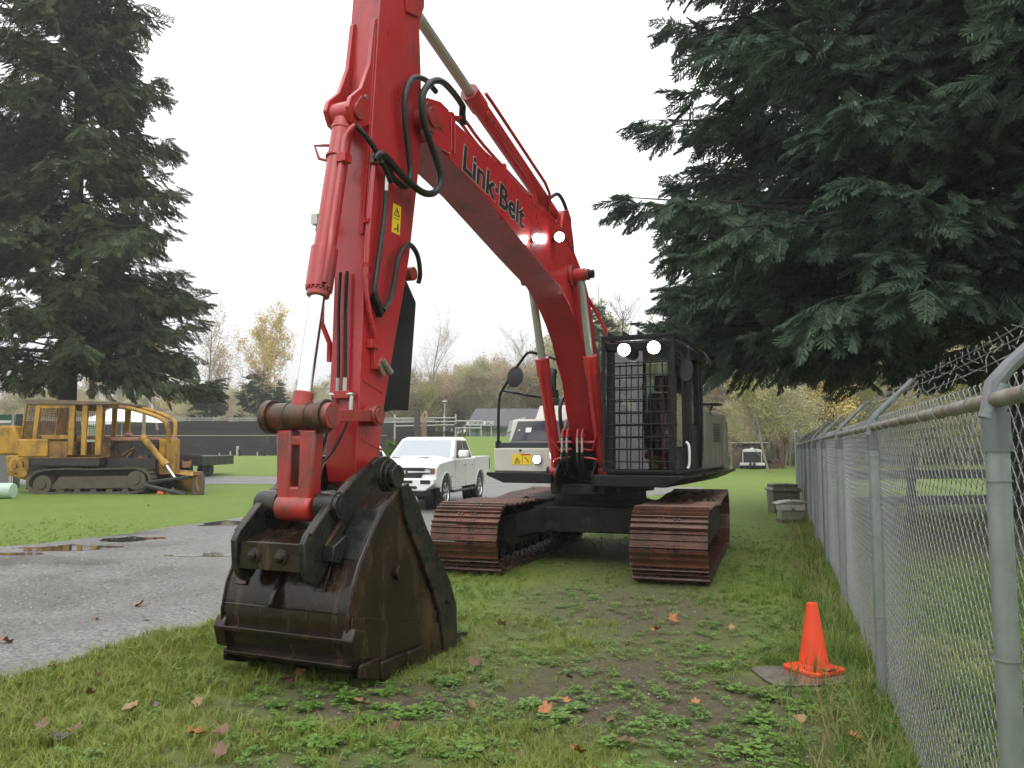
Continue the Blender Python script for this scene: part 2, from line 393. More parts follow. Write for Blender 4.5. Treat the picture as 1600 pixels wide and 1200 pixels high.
# ---------------------------------------------------------------- shared materials
RED = mat('red_paint', (.42, .017, .02), (.33, .014, .017), 2.2, .36, coat=.35, c3=(.085, .02, .016), dirt=.64, dscale=3.0, dstretch=(1, 1, .4), bump=.06, bscale=90, rvar=.2, sharp=.1)
REDWORN = mat('worn_red_paint', (.38, .016, .015), (.30, .018, .015), 5, .38, coat=.3, c3=(.055, .032, .02), dirt=.55, dscale=5, bump=.08, bscale=90, rvar=.2, dstretch=(1, 1, .45))
STEEL = mat('wet_dark_steel', (.007, .005, .004), (.022, .012, .0075), 5, .2, bump=.3, bscale=28, c3=(.065, .038, .018), dirt=.61, dscale=3.2, dstretch=(1, 1.8, .28), rvar=.22, spec=.4, sharp=.1)
STEELB = mat('black_scuffed_steel', (.007, .008, .007), (.018, .02, .017), 7, .3, spec=.35, bump=.2, bscale=40, c3=(.085, .048, .026), dirt=.64, dscale=6, rvar=.2)
PIN = mat('greasy_rusty_pin', (.09, .05, .025), (.035, .025, .016), 9, .4, metal=.3, bump=.2, bscale=60, c3=(.35, .03, .02), dirt=.62, dscale=6)
RUST = mat('rusty_track_steel', (.125, .047, .025), (.06, .025, .015), 5, .27, metal=.25, bump=.25, bscale=50, c3=(.022, .015, .011), dirt=.55, dscale=4, island=.3, rvar=.18)
GREASE = mat('black_greasy_steel', (.006, .006, .0055), (.014, .012, .010), 6, .5, spec=.2, bump=.2, bscale=30, c3=(.05, .042, .03), dirt=.64, dscale=5)
BLACK = mat('black_paint', (.006, .006, .0065), (.010, .010, .011), 5, .38, rvar=.12, spec=.28)
RUBBER = mat('black_rubber_hose', (.009, .009, .009), (.016, .016, .016), 30, .36, spec=.35)
BEIGE = mat('light_grey_beige_paint', (.52, .50, .44), (.46, .44, .39), 3, .38, c3=(.25, .23, .19), dirt=.72, dscale=3, dstretch=(1, 1, .3))
BEIGESHADE = mat('shaded_beige_paint', (.19, .19, .155), (.14, .14, .115), 3, .45, c3=(.09, .085, .065), dirt=.62, dscale=3, dstretch=(1, 1, .3))  # the beige paint darkened: shade behind the cab put into the colour
CHROME = mat('chrome_rod', (.82, .84, .86), (.8, .82, .84), 3, .07, metal=1, rvar=.03)
DULLROD = mat('oily_rod', (.42, .42, .41), (.36, .36, .35), 3, .38, metal=.55, rvar=.05)
FITTING = mat('zinc_fitting', (.5, .5, .46), (.35, .35, .3), 20, .3, metal=.9)
YELLOWST = mat('yellow_sticker', (.75, .52, .02), (.72, .50, .02), 3, .4)
INK = mat('black_ink', (.012, .012, .012), (.015, .015, .015), 3, .45)
OUTL = mat('grey_letter_outline', (.42, .38, .38), (.4, .36, .36), 3, .45)
WHITEST = mat('white_sticker', (.75, .76, .76), (.7, .7, .7), 3, .45)
REDST = mat('red_sticker', (.55, .03, .02), (.5, .03, .02), 3, .45)
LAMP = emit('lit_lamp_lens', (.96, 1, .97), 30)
CABGL = glass('cab_glass', (.55, .68, .67), .10)
TINTGL = mat('tinted_cover', (.028, .032, .038), (.035, .04, .048), 2, .16, rvar=.05)
SEATM = mat('seat_fabric', (.02, .02, .02), (.03, .03, .03), 30, .8)

EX = empty('excavator', (1.36, 12.17, 0), R(-114), 'large red tracked excavator parked on grass with its bucket resting on the ground', 'excavator')

def lamp(p, d, r, parent, depth=.07):
    p = Vector(p); d = Vector(d).normalized(); M = Matrix.Translation(p) @ d.to_track_quat('Z', 'Y').to_matrix().to_4x4()
    h = MB().lathe([(r*.55, -depth), (r*.95, -depth*.55), (r*1.12, 0), (r*1.12, .015), (r*1.0, .015)], M, 20).build('work_light', BLACK, parent)
    MB().lathe([(r*.99, .008), (r*.9, .022), (r*.5, .03)], M, 20).build('lens', LAMP, h)
    return h

def tracks():
    TR = R(6); cx, rz, Rr = 2.03, .455, .424
    # closed path of the chain: bottom run, front idler, sagging top run, rear sprocket
    path = []
    N = 600
    Ls = 2*cx; La = math.pi*Rr; tot = 2*Ls+2*La
    def pt(s):
        s %= tot
        if s < Ls: return (-cx+s, rz-Rr), (0, -1)
        s -= Ls
        if s < La: a = -math.pi/2+s/Rr; return (cx+Rr*math.cos(a), rz+Rr*math.sin(a)), (math.cos(a), math.sin(a))
        s -= La
        if s < Ls:
            t = s/Ls; return (cx-s, rz+Rr-.045*math.sin(math.pi*t)*(1+.5*math.cos(4*math.pi*t))), (0, 1)
        s -= Ls; a = math.pi/2+s/Rr; return (-cx+Rr*math.cos(a), rz+Rr*math.sin(a)), (math.cos(a), math.sin(a))
    n = 50; pitch = tot/n; h = pitch/2*.97
    prof = [(-h, -.012), (-h, .010), (-h+.010, .036), (-h+.024, .036), (-h+.04, .002), (-.016, .002), (-.007, .032), (.007, .032), (.016, .002),
            (h-.046, .002), (h-.034, .032), (h-.02, .032), (h-.008, -.004), (h, -.008), (h, -.012)]
    mb = MB().prism(prof, -.45, .45, 'y')
    for sx in (-.05, .045):
        for sy in (-.115, -.065, .065, .115): mb.cyl((sx, sy, .008), (sx, sy, .022), .013, n=6)
    mb.box(-h*.9, h*.9, -.13, -.05, -.075, -.012); mb.box(-h*.9, h*.9, .05, .13, -.075, -.012)
    shoe = mb.mesh('track_shoe', RUST, 30)
    for side in (-1, 1):
        y = side*1.28
        fr = MB()
        fr.prism([(-1.7, .28), (1.45, .28), (1.7, .38), (1.7, .54), (1.2, .68), (-1.4, .68), (-1.7, .56)], y-.31, y+.31, 'y')
        fr.prism([(-.9, .60), (.9, .60), (.8, .73), (-.8, .73)], y-.13, y+.13, 'y')
        f = fr.build('track_frame', GREASE, EX, .015); f.rotation_euler.z = TR
        def wheel(name, x, prof, nn=28):
            M = Matrix.Translation((x, y, rz)) @ Matrix.Rotation(R(90), 4, 'X')
            return MB().lathe(prof, M, nn).build(name, GREASE, f)
        wheel('idler', cx, [(.10, -.16), (.12, -.12), (.29, -.10), (.33, -.09), (.33, -.04), (.35, -.035), (.35, .035), (.33, .04), (.33, .09), (.29, .10), (.12, .12), (.10, .16)])
        sp = MB(); M = Matrix.Translation((-cx, y, rz)) @ Matrix.Rotation(R(90), 4, 'X')
        sp.lathe([(.2, -.3), (.24, -.12), (.28, -.05), (.31, -.035), (.31, .035), (.28, .05), (.24, .12), (.2, .3)], M, 28)
        for k in range(21):
            a = 2*math.pi*k/21; c = (-cx+.315*math.cos(a), y, rz+.315*math.sin(a))
            sp.cyl((c[0], y-.035, c[2]), (c[0], y+.035, c[2]), .035, n=8)
        sp.build('sprocket', GREASE, f)
        for k in range(8):
            x = -1.45+k*.41
            MB().lathe([(.06, -.2), (.11, -.17), (.11, -.05), (.08, -.045), (.08, .045), (.11, .05), (.11, .17), (.06, .2)],
                       Matrix.Translation((x, y, .215)) @ Matrix.Rotation(R(90), 4, 'X'), 16).build('track_roller', GREASE, f)
        for x in (-.7, .75):
            MB().cyl((x, y-.15, .735), (x, y+.15, .735), .06, n=14).build('carrier_roller', GREASE, f)
        for i in range(n):
            s = (i+.35)*pitch; (px_, pz_), (nx_, nz_) = pt(s); q0, _ = pt(s-pitch*.3); q1, _ = pt(s+pitch*.3)
            t = Vector((q1[0]-q0[0], 0, q1[1]-q0[1])).normalized(); nn = Vector((-t.z, 0, t.x))
            if nn.x*nx_+nn.z*nz_ < 0: nn = -nn
            yy = nn.cross(t)
            o = bpy.data.objects.new('track_shoe', shoe); COL.objects.link(o); o.parent = f
            o.matrix_local = Matrix(((t.x, yy.x, nn.x, px_), (t.y, yy.y, nn.y, y), (t.z, yy.z, nn.z, pz_), (0, 0, 0, 1)))
        # clods of mud and grass riding on the top run
        rnd = random.Random(5+side); mb = MB()
        for k in range(26 if side > 0 else 7):
            x = rnd.uniform(-1.7, 1.0); yy = y+rnd.uniform(-.4, .4); s_ = rnd.uniform(.02, .07)
            bmv = []
            for a in range(6):
                t = a*math.pi/3; bmv.append((x+s_*1.3*math.cos(t)*rnd.uniform(.7, 1.3), yy+s_*1.3*math.sin(t)*rnd.uniform(.7, 1.3)  , .86))
            mb.add(bmv+[(x, yy, .89+s_*rnd.uniform(.4, .9))], [(a, (a+1) % 6, 6) for a in range(6)])
        m_ = mb.build('mud_clods', mat('clod_mud', (.03, .024, .016), (.05, .04, .025), 12, .6), f); tag(m_, kind='stuff')
    cb = MB()
    cb.prism([(-.95, -.82), (.95, -.82), (.95, .82), (-.95, .82)], .44, .80, 'z')
    for sx in (-1, 1):
        for sy in (-1, 1):
            cb.add([(sx*.25, sy*.6, .44), (sx*.95, sy*.6, .44), (sx*1.35, sy*1.16, .34), (sx*.75, sy*1.16, .34),
                    (sx*.25, sy*.6, .81), (sx*.95, sy*.6, .81), (sx*1.35, sy*1.16, .66), (sx*.75, sy*1.16, .66)],
                   [(0, 1, 2, 3), (4, 5, 6, 7), (0, 1, 5, 4), (1, 2, 6, 5), (2, 3, 7, 6), (3, 0, 4, 7)])
    o = cb.build('car_body', GREASE, EX, .02); o.rotation_euler.z = TR
    MB().lathe([(.72, .80), (.72, .86), (.66, .86), (.66, 1.0), (.78, 1.0), (.78, 1.10)], Matrix(), 40).build('slewing_ring', GREASE, EX)
tracks()

def upper():
    d = MB()
    prof = [(-1.42, 1.27), (1.60, 1.27), (1.60, 1.235), (1.28, 1.10), (-1.12, 1.10), (-1.42, 1.225)]
    d.prism(prof, -2.5, .30, 'x')
    d.prism([(-1.42, 1.27), (-.40, 1.27), (-.40, 1.12), (-1.15, 1.12), (-1.42, 1.225)], .302, 1.08, 'x')
    d.prism([(.40, 1.27), (1.58, 1.27), (1.58, 1.235), (1.35, 1.12), (.40, 1.12)], .302, 1.62, 'x')
    d.build('deck', BLACK, EX, .01)
    fr = MB()                                        # main frame plates that carry the boom foot
    for s in (-1, 1):
        fr.prism([(-1.2, 1.0), (1.25, 1.02), (1.3, 1.25), (1.05, 1.5), (.55, 1.95), (.15, 1.98), (-1.2, 1.5)], s*.27-.02, s*.27+.02, 'y')
    fr.box(-1.0, 1.1, -.40, .40, .98, 1.12)
    fr.build('main_frame', GREASE, EX, .008)
    # right-hand house (on the left in the picture)
    h = MB().box(-2.3, .95, -1.36, -.43, 1.275, 1.62).build('front_locker', BEIGE, EX, .02)
    MB().box(-2.28, .93, -1.34, -.44, 1.622, 1.70).build('dark_trim', TINTGL, h, .008)
    MB().prism([(-1.06, 1.38), (-.76, 1.38), (-.76, 1.53), (-1.06, 1.53)], .951, .955, 'x').build('warning_sticker', YELLOWST, h)
    MB().prism([(-.92, 1.515), (-.77, 1.515), (-.77, 1.535), (-.92, 1.535)], .9555, .957, 'x').build('red_band', REDST, h)
    tri = MB()
    for a, b in (((-1.02, 1.405), (-.94, 1.405)), ((-.94, 1.405), (-.98, 1.485)), ((-.98, 1.485), (-1.02, 1.405))):
        tri.tube([(.957, *a), (.957, *b)], .005, 4)
    tri.tube([(.957, -.98, 1.42), (.957, -.98, 1.455)], .005, 4)
    tri.tube([(.957, -.90, 1.39), (.957, -.90, 1.52)], .003, 4); tri.tube([(.957, -.86, 1.49), (.957, -.80, 1.42)], .006, 4)
    tri.build('warning_symbol', INK, h)
    MB().cyl((.95, -.93, 1.585), (.962, -.93, 1.585), .018, n=10).build('latch', BLACK, h)
    lamp((.99, -.655, 1.455), (1, .1, .05), .058, h, .05)
    up = MB().prism([(.55, 1.702), (.38, 2.06), (-2.3, 2.06), (-2.3, 1.702)], -1.31, -.43, 'y').build('upper_cover', BEIGE, EX, .03)
    sl = Vector((.55-.38, 0, 1.702-2.06)); nrm = Vector((.36, 0, .17)).normalized()
    def onface(v, t, off=.004): p = Vector((.38, v, 2.06))+sl*t+nrm*off; return tuple(p)
    def plate(v0, v1, t0, t1, off, m, name, parent, ch=.0):
        pts = [(v0+ch*.9, t0), (v1, t0), (v1, t1), (v0, t1)]
        MB().add([onface(v, t, off) for v, t in pts]+[onface(v, t, -.004) for v, t in pts],
                 [(0, 1, 2, 3), (4, 5, 6, 7), (0, 1, 5, 4), (1, 2, 6, 5), (2, 3, 7, 6), (3, 0, 4, 7)]).build(name, m, parent)
    plate(-1.26, -.45, .1, .93, .008, TINTGL, 'tinted_panel', up, .06)
    plate(-1.05, -.96, .38, .58, .012, WHITEST, 'white_sticker', up)
    MB().cyl(onface(-1.15, .5, .0), onface(-1.15, .5, .02), .014, n=10).build('latch', FITTING, up)
    MB().prism([(-.1, 2.062), (-.32, 2.30), (-2.3, 2.30), (-2.3, 2.062)], -1.15, -.43, 'y', ).build('hood', BEIGE, EX, .03)
    MB().box(-2.6, -.55, -.425, 1.44, 1.275, 2.20).build('engine_house', BEIGESHADE, EX, .05)
    lv = MB()
    for k in range(7): lv.box(-1.95, -1.35, 1.441, 1.449, 1.72+k*.045, 1.745+k*.045)
    lv.build('louvre', BLACK, EX)
    # rounded counterweight across the back
    cw = []
    for k in range(13):
        a = math.pi*k/12; cw.append((-2.62-.62*math.sin(a)**.7, 1.46*math.cos(a)))
    MB().prism([(-2.3, 1.46)]+cw+[(-2.3, -1.46)], 1.14, 2.12, 'z').build('counterweight', BEIGESHADE, EX, .08)
    st = MB().cyl((-1.0, -1.2, 2.3), (-1.0, -1.2, 2.6), .13, .12, 18).build('exhaust_stack', BLACK, EX)
    MB().tube([(-1.0, -1.2, 2.58), (-1.0, -1.2, 2.85), (-1.06, -1.2, 2.93)], .085, 14).build('exhaust_pipe', BLACK, st)
    # handrail with mirror
    hr = MB()
    hr.tube(smooth_path([(.9, -1.31, 1.27), (.9, -1.31, 1.75), (.9, -1.30, 2.30), (.9, -1.23, 2.50), (.9, -.90, 2.95), (.88, -.80, 3.02), (.8, -.70, 3.0)], 4), .022, 8)
    hr.tube([(.8, -.70, 3.0), (-.4, -.62, 2.96), (-.6, -.6, 2.3)], .02, 8)
    hr.tube([(.9, -1.24, 2.47), (.85, -.9, 2.40), (.3, -.68, 2.36), (-.5, -.62, 2.34)], .018, 8)
    rail = hr.build('handrail', BLACK, EX)
    MB().cyl((.9, -1.31, 1.27), (.9, -1.31, 1.72), .045, n=8).build('rail_socket', BLACK, rail)
    mM = Matrix.Translation((.93, -1.02, 2.66)) @ Matrix.Rotation(R(78), 4, 'Y')
    mi = MB(); mi.lathe([(.02, -.045), (.09, -.035), (.125, -.005), (.13, .012), (.12, .016)], mM @ Matrix.Scale(1.25, 4, (1, 0, 0)), 20)
    mi.tube([(.9, -1.1, 2.69), (.92, -1.02, 2.62)], .012, 6); mi.tube([(.9, -1.16, 2.5), (.92, -1.03, 2.6)], .008, 6)
    mi.build('mirror', BLACK, rail)
upper()

def cab():
    U0, U1, V0, V1, Z0, Z1 = -.28, 1.48, .53, 1.45, 1.285, 2.97
    fr = MB()
    def post(u, v, w=.05, d=.05, z0=Z0, z1=Z1, lean=0):
        fr.add([(u-d, v-w, z0), (u+d, v-w, z0), (u+d, v+w, z0), (u-d, v+w, z0), (u-d+lean, v-w, z1), (u+d+lean, v-w, z1), (u+d+lean, v+w, z1), (u-d+lean, v+w, z1)],
               [(0, 1, 2, 3), (4, 5, 6, 7), (0, 1, 5, 4), (1, 2, 6, 5), (2, 3, 7, 6), (3, 0, 4, 7)])
    post(U1-.05, V0+.05, lean=-.06); post(U1-.05, V1-.05, lean=-.06); post(U0+.05, V0+.05, .05, .06); post(U0+.05, V1-.05, .05, .06)
    post(.62, V1-.04, .045, .06)
    fr.box(U0, U1-.02, V0, V1, Z1-.06, Z1+.04)                     # roof
    fr.box(U0, U1, V0, V1, Z0-.01, Z0+.05)                         # floor
    fr.box(U0, U1-.1, V0, V0+.02, Z0, 1.85)                        # inner side wall
    fr.box(U0, U0+.03, V0, V1, Z0, 1.95)                           # rear wall
    fr.box(U0+.1, .56, V1-.06, V1-.02, Z0+.05, 1.95)               # door lower panel
    fr.box(.68, U1-.1, V1-.06, V1-.02, Z0+.05, 1.62)
    C = fr.build('cab', BLACK, EX, .015)
    def pane(name, pts, m=CABGL):
        MB().add(pts, [tuple(range(len(pts)))]).build(name, m, C, smooth=0)
    pane('windscreen', [(U1-.03, V0+.1, Z0+.06), (U1-.03, V1-.1, Z0+.06), (U1-.09, V1-.1, Z1-.07), (U1-.09, V0+.1, Z1-.07)])
    pane('side_window', [(.68, V1-.03, 1.64), (U1-.11, V1-.03, 1.64), (U1-.16, V1-.03, Z1-.08), (.68, V1-.03, Z1-.08)])
    pane('side_window', [(U0+.12, V1-.03, 1.97), (.56, V1-.03, 1.97), (.56, V1-.03, Z1-.08), (U0+.12, V1-.03, Z1-.08)])
    pane('side_window', [(U0+.1, V0+.03, 1.87), (U1-.12, V0+.03, 1.87), (U1-.16, V0+.03, Z1-.08), (U0+.1, V0+.03, Z1-.08)])
    pane('rear_window', [(U0+.03, V0+.1, 1.97), (U0+.03, V1-.1, 1.97), (U0+.03, V1-.1, Z1-.08), (U0+.03, V0+.1, Z1-.08)])
    # door edge rail with rounded rear corner
    MB().tube(smooth_path([(.60, V1+.012, 1.36), (.60, V1+.012, 2.86), (.5, V1+.012, 2.93), (-.1, V1+.012, 2.9), (-.24, V1+.012, 2.7), (-.24, V1+.012, 1.7), (-.15, V1+.012, 1.36)], 4), .028, 6).build('door_frame', BLACK, C)
    MB().tube(smooth_path([(1.0, V1+.05, 1.35), (.98, V1+.07, 1.42), (.98, V1+.07, 1.64), (.96, V1+.03, 1.70)], 3), .018, 6).build('door_handle', WHITEST, C)
    # operator's seat and console
    s = MB(); s.box(.15, .68, .76, 1.24, 1.72, 1.86); s.prism([(.12, 1.86), (.27, 1.86), (.17, 2.42), (.06, 2.42)], .76, 1.24, 'y')
    s.build('seat', SEATM, C, .04)
    MB().prism([(.10, 2.44), (.20, 2.44), (.17, 2.68), (.09, 2.68)], .86, 1.14, 'y').build('headrest', SEATM, C, .03)
    co = MB(); co.box(.3, .8, 1.25, 1.38, 1.35, 1.98); co.box(.3, .8, .60, .74, 1.35, 1.98); co.box(.95, 1.2, .85, 1.15, 1.35, 1.5)
    co.tube([(.75, 1.31, 1.98), (.8, 1.30, 2.14)], .018, 6); co.tube([(.75, .67, 1.98), (.8, .68, 2.14)], .018, 6)
    co.build('console', SEATM, C, .02)
    MB().box(1.15, 1.25, .60, .75, 1.95, 2.2).build('monitor', BLACK, C, .01)
    # forestry guard: grid over the windscreen
    g = MB(); u = U1+.05
    for v in (V0-.01, V1-.005): g.box(u-.02, u+.02, v-.022, v+.022, Z0+.02, Z1+.10)
    g.box(u-.02, u+.02, V0-.03, V1+.02, Z0+.02, Z0+.05); g.box(u-.02, u+.02, V0-.03, V1+.02, Z1+.06, Z1+.10)
    g.box(u-.3, u-.02, V1+.0, V1+.02, Z1+.06, Z1+.10)
    for z in np.linspace(1.5, 2.75, 7): g.box(u-.022, u+.025, V1+.017, V1+.032, z-.02, z+.02)
    G = g.build('front_guard', BLACK, C, .004)
    for v in np.linspace(V0+.14, V1-.14, 5)[:]: MB().cyl((u, v, Z0+.05), (u, v, Z1-.22), .0085, n=6).build('guard_bar', BLACK, G)
    for z in np.linspace(Z0+.16, Z1-.24, 9): MB().cyl((u+.012, V0+.01, z), (u+.012, V1-.02, z), .0085, n=6).build('guard_bar', BLACK, G)
    # roof guard with upright fins
    r = MB(); zt = Z1+.115
    r.box(U0-.05, U1+.08, V0-.03, V0+.01, zt-.03, zt+.01); r.box(U0-.05, U1+.08, V1-.01, V1+.03, zt-.03, zt+.01)
    r.box(U1+.04, U1+.08, V0+.011, V1-.011, zt-.03, zt+.01); r.box(U0-.05, U0-.01, V0+.011, V1-.011, zt-.03, zt+.01)
    for k in range(7): r.box(U0+.1+k*.24, U0+.13+k*.24, V0+.011, V1-.011, zt-.02, zt)
    r.tube([(.9, V1+.03, zt-.01), (.2, V1+.14, zt-.16), (-.35, V1+.14, zt-.2), (-.45, V1+.03, zt-.02)], .014, 6)
    RG = r.build('roof_guard', BLACK, C, .004)
    for v in np.linspace(V0+.06, V1-.06, 5):
        MB().prism([(U1+.07, zt+.012), (U1-.05, zt+.012), (U1+.0, zt+.075)], v-.008, v+.008, 'y').build('roof_fin', BLACK, RG)
        MB().prism([(v-.0, zt+.011), (v+.1, zt+.011), (v-.0, zt+.075)], U1+.055, U1+.063, 'x').build('roof_fin', BLACK, RG)
    lamp((U1+.10, .82, 2.90), (1, .12, -.03), .085, C); lamp((U1+.10, 1.215, 2.91), (1, .12, -.03), .085, C)
    mm = Matrix.Translation((1.3, V1+.12, 2.62)) @ Matrix.Rotation(R(80), 4, 'Y') @ Matrix.Scale(1.6, 4, (1, 0, 0))
    q = MB(); q.lathe([(.02, -.05), (.08, -.03), (.095, 0), (.09, .012)], mm, 16); q.tube([(1.3, V1, 2.8), (1.3, V1+.1, 2.76), (1.3, V1+.12, 2.6)], .012, 6)
    q.build('cab_mirror', BLACK, C)
    q = MB(); q.box(-1.2, -.85, 1.36, 1.62, 2.28, 2.31); q.tube([(-1.0, 1.45, 2.2), (-1.0, 1.5, 2.29)], .015, 6); q.build('rear_mirror', BLACK, EX)
cab()

def boom():
    bot = [(5.60, 4.36), (5.07, 4.27), (4.6, 4.19), (3.24, 3.85), (2.40, 3.66), (2.0, 3.46), (1.75, 3.28), (1.5, 3.05), (1.34, 2.80), (1.12, 2.55), (.95, 2.1), (.72, 1.72), (.62, 1.62)]
    top = [(.38, 1.55), (.22, 1.68), (.25, 1.9), (.5, 2.3), (.68, 2.64), (.86, 2.92), (1.04, 3.39), (1.2, 3.66), (1.42, 3.92), (1.82, 4.16), (2.36, 4.39), (3.0, 4.47), (3.3, 4.5), (4.12, 4.62), (5.16, 4.70), (5.5, 4.72)]
    B = MB().prism(bot+top, -.22, .22, 'y').build('boom', RED, EX, .006)
    t = MB()
    for s in (-1, 1):                                  # fork plates round the stick pivot
        t.prism([(5.30, 4.34), (5.55, 4.32), (5.72, 4.36), (5.84, 4.47), (5.84, 4.60), (5.74, 4.70), (5.5, 4.76), (5.34, 4.745)], s*.221, s*.25, 'y')
    t.build('boom_fork', RED, B, .006)
    p = MB(); p.cyl((5.70, -.30, 4.53), (5.70, .30, 4.53), .085, n=20); p.cyl((5.70, .25, 4.53), (5.70, .275, 4.53), .13, n=20)
    p.box(5.45, 5.62, .25, .268, 4.50, 4.56); p.build('pivot_pin', REDWORN, B, .004)
    # weld seam across the side, cast nodes and the boom-cylinder pin
    MB().prism([(3.30, 3.90), (3.31, 3.90), (3.31, 4.48), (3.30, 4.48)], .2203, .223, 'y').build('weld_seam', REDWORN, B)
    q = MB(); q.cyl((1.95, -.47, 3.86), (1.95, .47, 3.86), .075, n=18); q.cyl((1.95, .22, 3.86), (1.95, .27, 3.86), .14, n=20)
    q.build('cylinder_pin', REDWORN, B, .004)
    MB().cyl((1.95, .471, 3.86), (1.95, .53, 3.86), .055, n=12).build('grease_cap', GREASE, B)
    # lettering
    a = math.atan2(.21, 1.5)
    def M(off, dx=0): 
        X = Vector((-math.cos(a), 0, -math.sin(a))); Y = Vector((-math.sin(a), 0, math.cos(a))) ; Y = Vector((0, 1, 0)).cross(X); Z = Vector((0, 1, 0))
        o = Vector((5.03, off, 4.30)); return Matrix(((X.x*1.0, Y.x, Z.x, o.x), (X.y, Y.y, Z.y, o.y), (X.z, Y.z, Z.z, o.z), (0, 0, 0, 1)))
    lo = text_part('lettering', 'Link\u00b7Belt', .36, INK, B, M(.2235), .001, .009)
    w = max(v.co.x for v in lo.data.vertices); k = 1.53/w
    lo.matrix_local = M(.2235) @ Matrix.Scale(k, 4, (1, 0, 0))
    l2 = text_part('lettering_outline', 'Link\u00b7Belt', .36, OUTL, B, M(.2215) @ Matrix.Scale(k, 4, (1, 0, 0)), .0006, .016)
    # boom side work lamp, then a lamp added where the paint only reflects it
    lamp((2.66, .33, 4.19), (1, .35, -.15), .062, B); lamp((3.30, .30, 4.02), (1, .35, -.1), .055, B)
    MB().box(2.58, 2.62, .221, .33, 4.16, 4.22).build('lamp_bracket', BLACK, B); MB().box(3.22, 3.25, .221, .29, 4.0, 4.04).build('lamp_bracket', BLACK, B)  # the second bracket carries the added lamp
    # pipes along the top
    pp = MB()
    for v in (.13, .19):
        pp.tube(smooth_path([(5.1, v, 4.78), (4.9, v, 4.82), (4.5, v, 4.72), (3.4, v, 4.57), (2.5, v, 4.46), (2.0, v, 4.33), (1.5, v, 4.03), (1.2, v, 3.75), (.95, v, 3.3)], 3), .018, 6)
    pp.build('boom_pipes', RED, B)
    for u_, z_ in ((5.2, 4.72), (4.0, 4.62), (3.2, 4.52), (2.4, 4.42)): MB().box(u_-.03, u_+.03, .09, .216, z_-.03, z_+.06).build('pipe_clamp', RED, B)
    for u_ in (5.20, 5.27): MB().tube([(u_, .232, 4.70), (u_, .232, 4.38)], .012, 6).build('side_pipe', RED, B)
    hk = MB(); hk.tube(smooth_path([(1.2, .2, 3.7), (1.05, .28, 3.5), (.95, .38, 3.25), (.9, .44, 3.05), (.95, .42, 2.95)], 4), .025, 6); hk.build('pipe_end', RED, B)
    # stick cylinder lying on the boom
    c = MB(); c.cyl((1.95, 0, 4.66), (4.42, 0, 5.33), .088, n=18); c.cyl((4.2, 0, 5.27), (4.45, 0, 5.338), .102, n=18); c.cyl((1.95, -.13, 4.64), (1.95, .13, 4.64), .1, n=16)
    SCy = c.build('stick_cylinder', RED, EX, .004)
    MB().cyl((4.40, 0, 5.325), (5.80, 0, 5.705), .056, n=16).build('rod', DULLROD, SCy)
    c = MB()
    for v in (-.12, .12): c.tube([(4.3, v, 5.36), (4.15, v, 5.33), (2.6, v, 4.92), (2.45, v, 4.83), (2.3, v*.6, 4.62)], .02, 6)
    c.tube([(4.25, .12, 5.18), (3.2, .12, 4.85), (2.9, .12, 4.62)], .018, 6)
    c.build('cylinder_pipes', RED, SCy)
    c = MB()
    for s in (-1, 1): c.prism([(1.75, 4.0), (2.25, 4.25), (2.08, 4.70), (1.92, 4.76), (1.80, 4.66)], s*.16-.02, s*.16+.02, 'y')
    c.build('cylinder_bracket', RED, B, .005)
    hz = MB()
    for k, v in enumerate((-.07, .06)): hz.tube(smooth_path([(2.35, v*1.5, 4.80), (2.1, v*1.8, 4.92), (1.85, v*2, 4.80), (1.7, v*2.2, 4.5), (1.65, v*2.4, 4.2)], 4), .024, 7)
    hz.build('cylinder_hose', RUBBER, SCy)
    # boom cylinders
    for s in (-1, 1):
        v = s*.345; p0 = Vector((.98, v, 1.30)); p1 = Vector((1.95, v, 3.86)); d = p1-p0
        b = MB(); b.cyl(p0+d*.03, p0+d*.60, .082, n=18); b.cyl(p0+d*.51, p0+d*.605, .098, n=18); b.cyl(p0+Vector((0, -.09, 0)), p0+Vector((0, .09, 0)), .10, n=16)
        b.tube([p0+d*.58+Vector((.10, 0, 0)), p0+d*.54+Vector((.115, 0, 0)), p0+d*.2+Vector((.115, 0, 0)), p0+d*.12+Vector((.09, -s*.1, -.02)), p0+d*.12+Vector((.05, -s*.28, .0))], .018, 6)
        bc = b.build('boom_cylinder', RED, EX, .004)
        r = MB(); r.cyl(p0+d*.60, p1, .052, n=14); r.build('rod', DULLROD, bc)
        MB().cyl(p1+Vector((0, -.07, 0)), p1+Vector((0, .07, 0)), .085, n=16).build('rod_eye', RED, bc)
        MB().cyl(p0+Vector((0, -.15, 0)), p0+Vector((0, .15, 0)), .06, n=14).build('base_pin', GREASE, bc)
    # hose cluster at the boom foot
    hc = MB(); fi = MB(); rb = MB()
    for v in (-.17, -.10, .05, .12):
        rb.tube(smooth_path([(1.12, v, 1.78), (1.16, v, 1.86), (1.22, v, 1.86), (1.26, v, 1.76)], 3), .02, 7)
        fi.cyl((1.26, v, 1.76), (1.26, v*1.02, 1.55), .017, n=8)
        hc.tube(smooth_path([(1.26, v, 1.56), (1.24, v, 1.42), (1.1, v, 1.28), (.8, v, 1.2), (.3, v, 1.2)], 3), .024, 7)
    rb.tube([(1.16, -.3, 1.70), (1.16, -.06, 1.70)], .022, 6); rb.tube([(1.16, .04, 1.70), (1.16, .3, 1.70)], .022, 6)
    rb.tube(smooth_path([(1.1, -.34, 1.35), (1.18, -.3, 1.46), (1.18, -.08, 1.49)], 4), .016, 6); rb.tube(smooth_path([(1.1, .34, 1.35), (1.18, .3, 1.46), (1.18, .1, 1.49)], 4), .016, 6)
    rb.build('foot_pipes', RED, EX); fi.build('foot_fittings', FITTING, EX); hc.build('foot_hoses', RUBBER, EX)
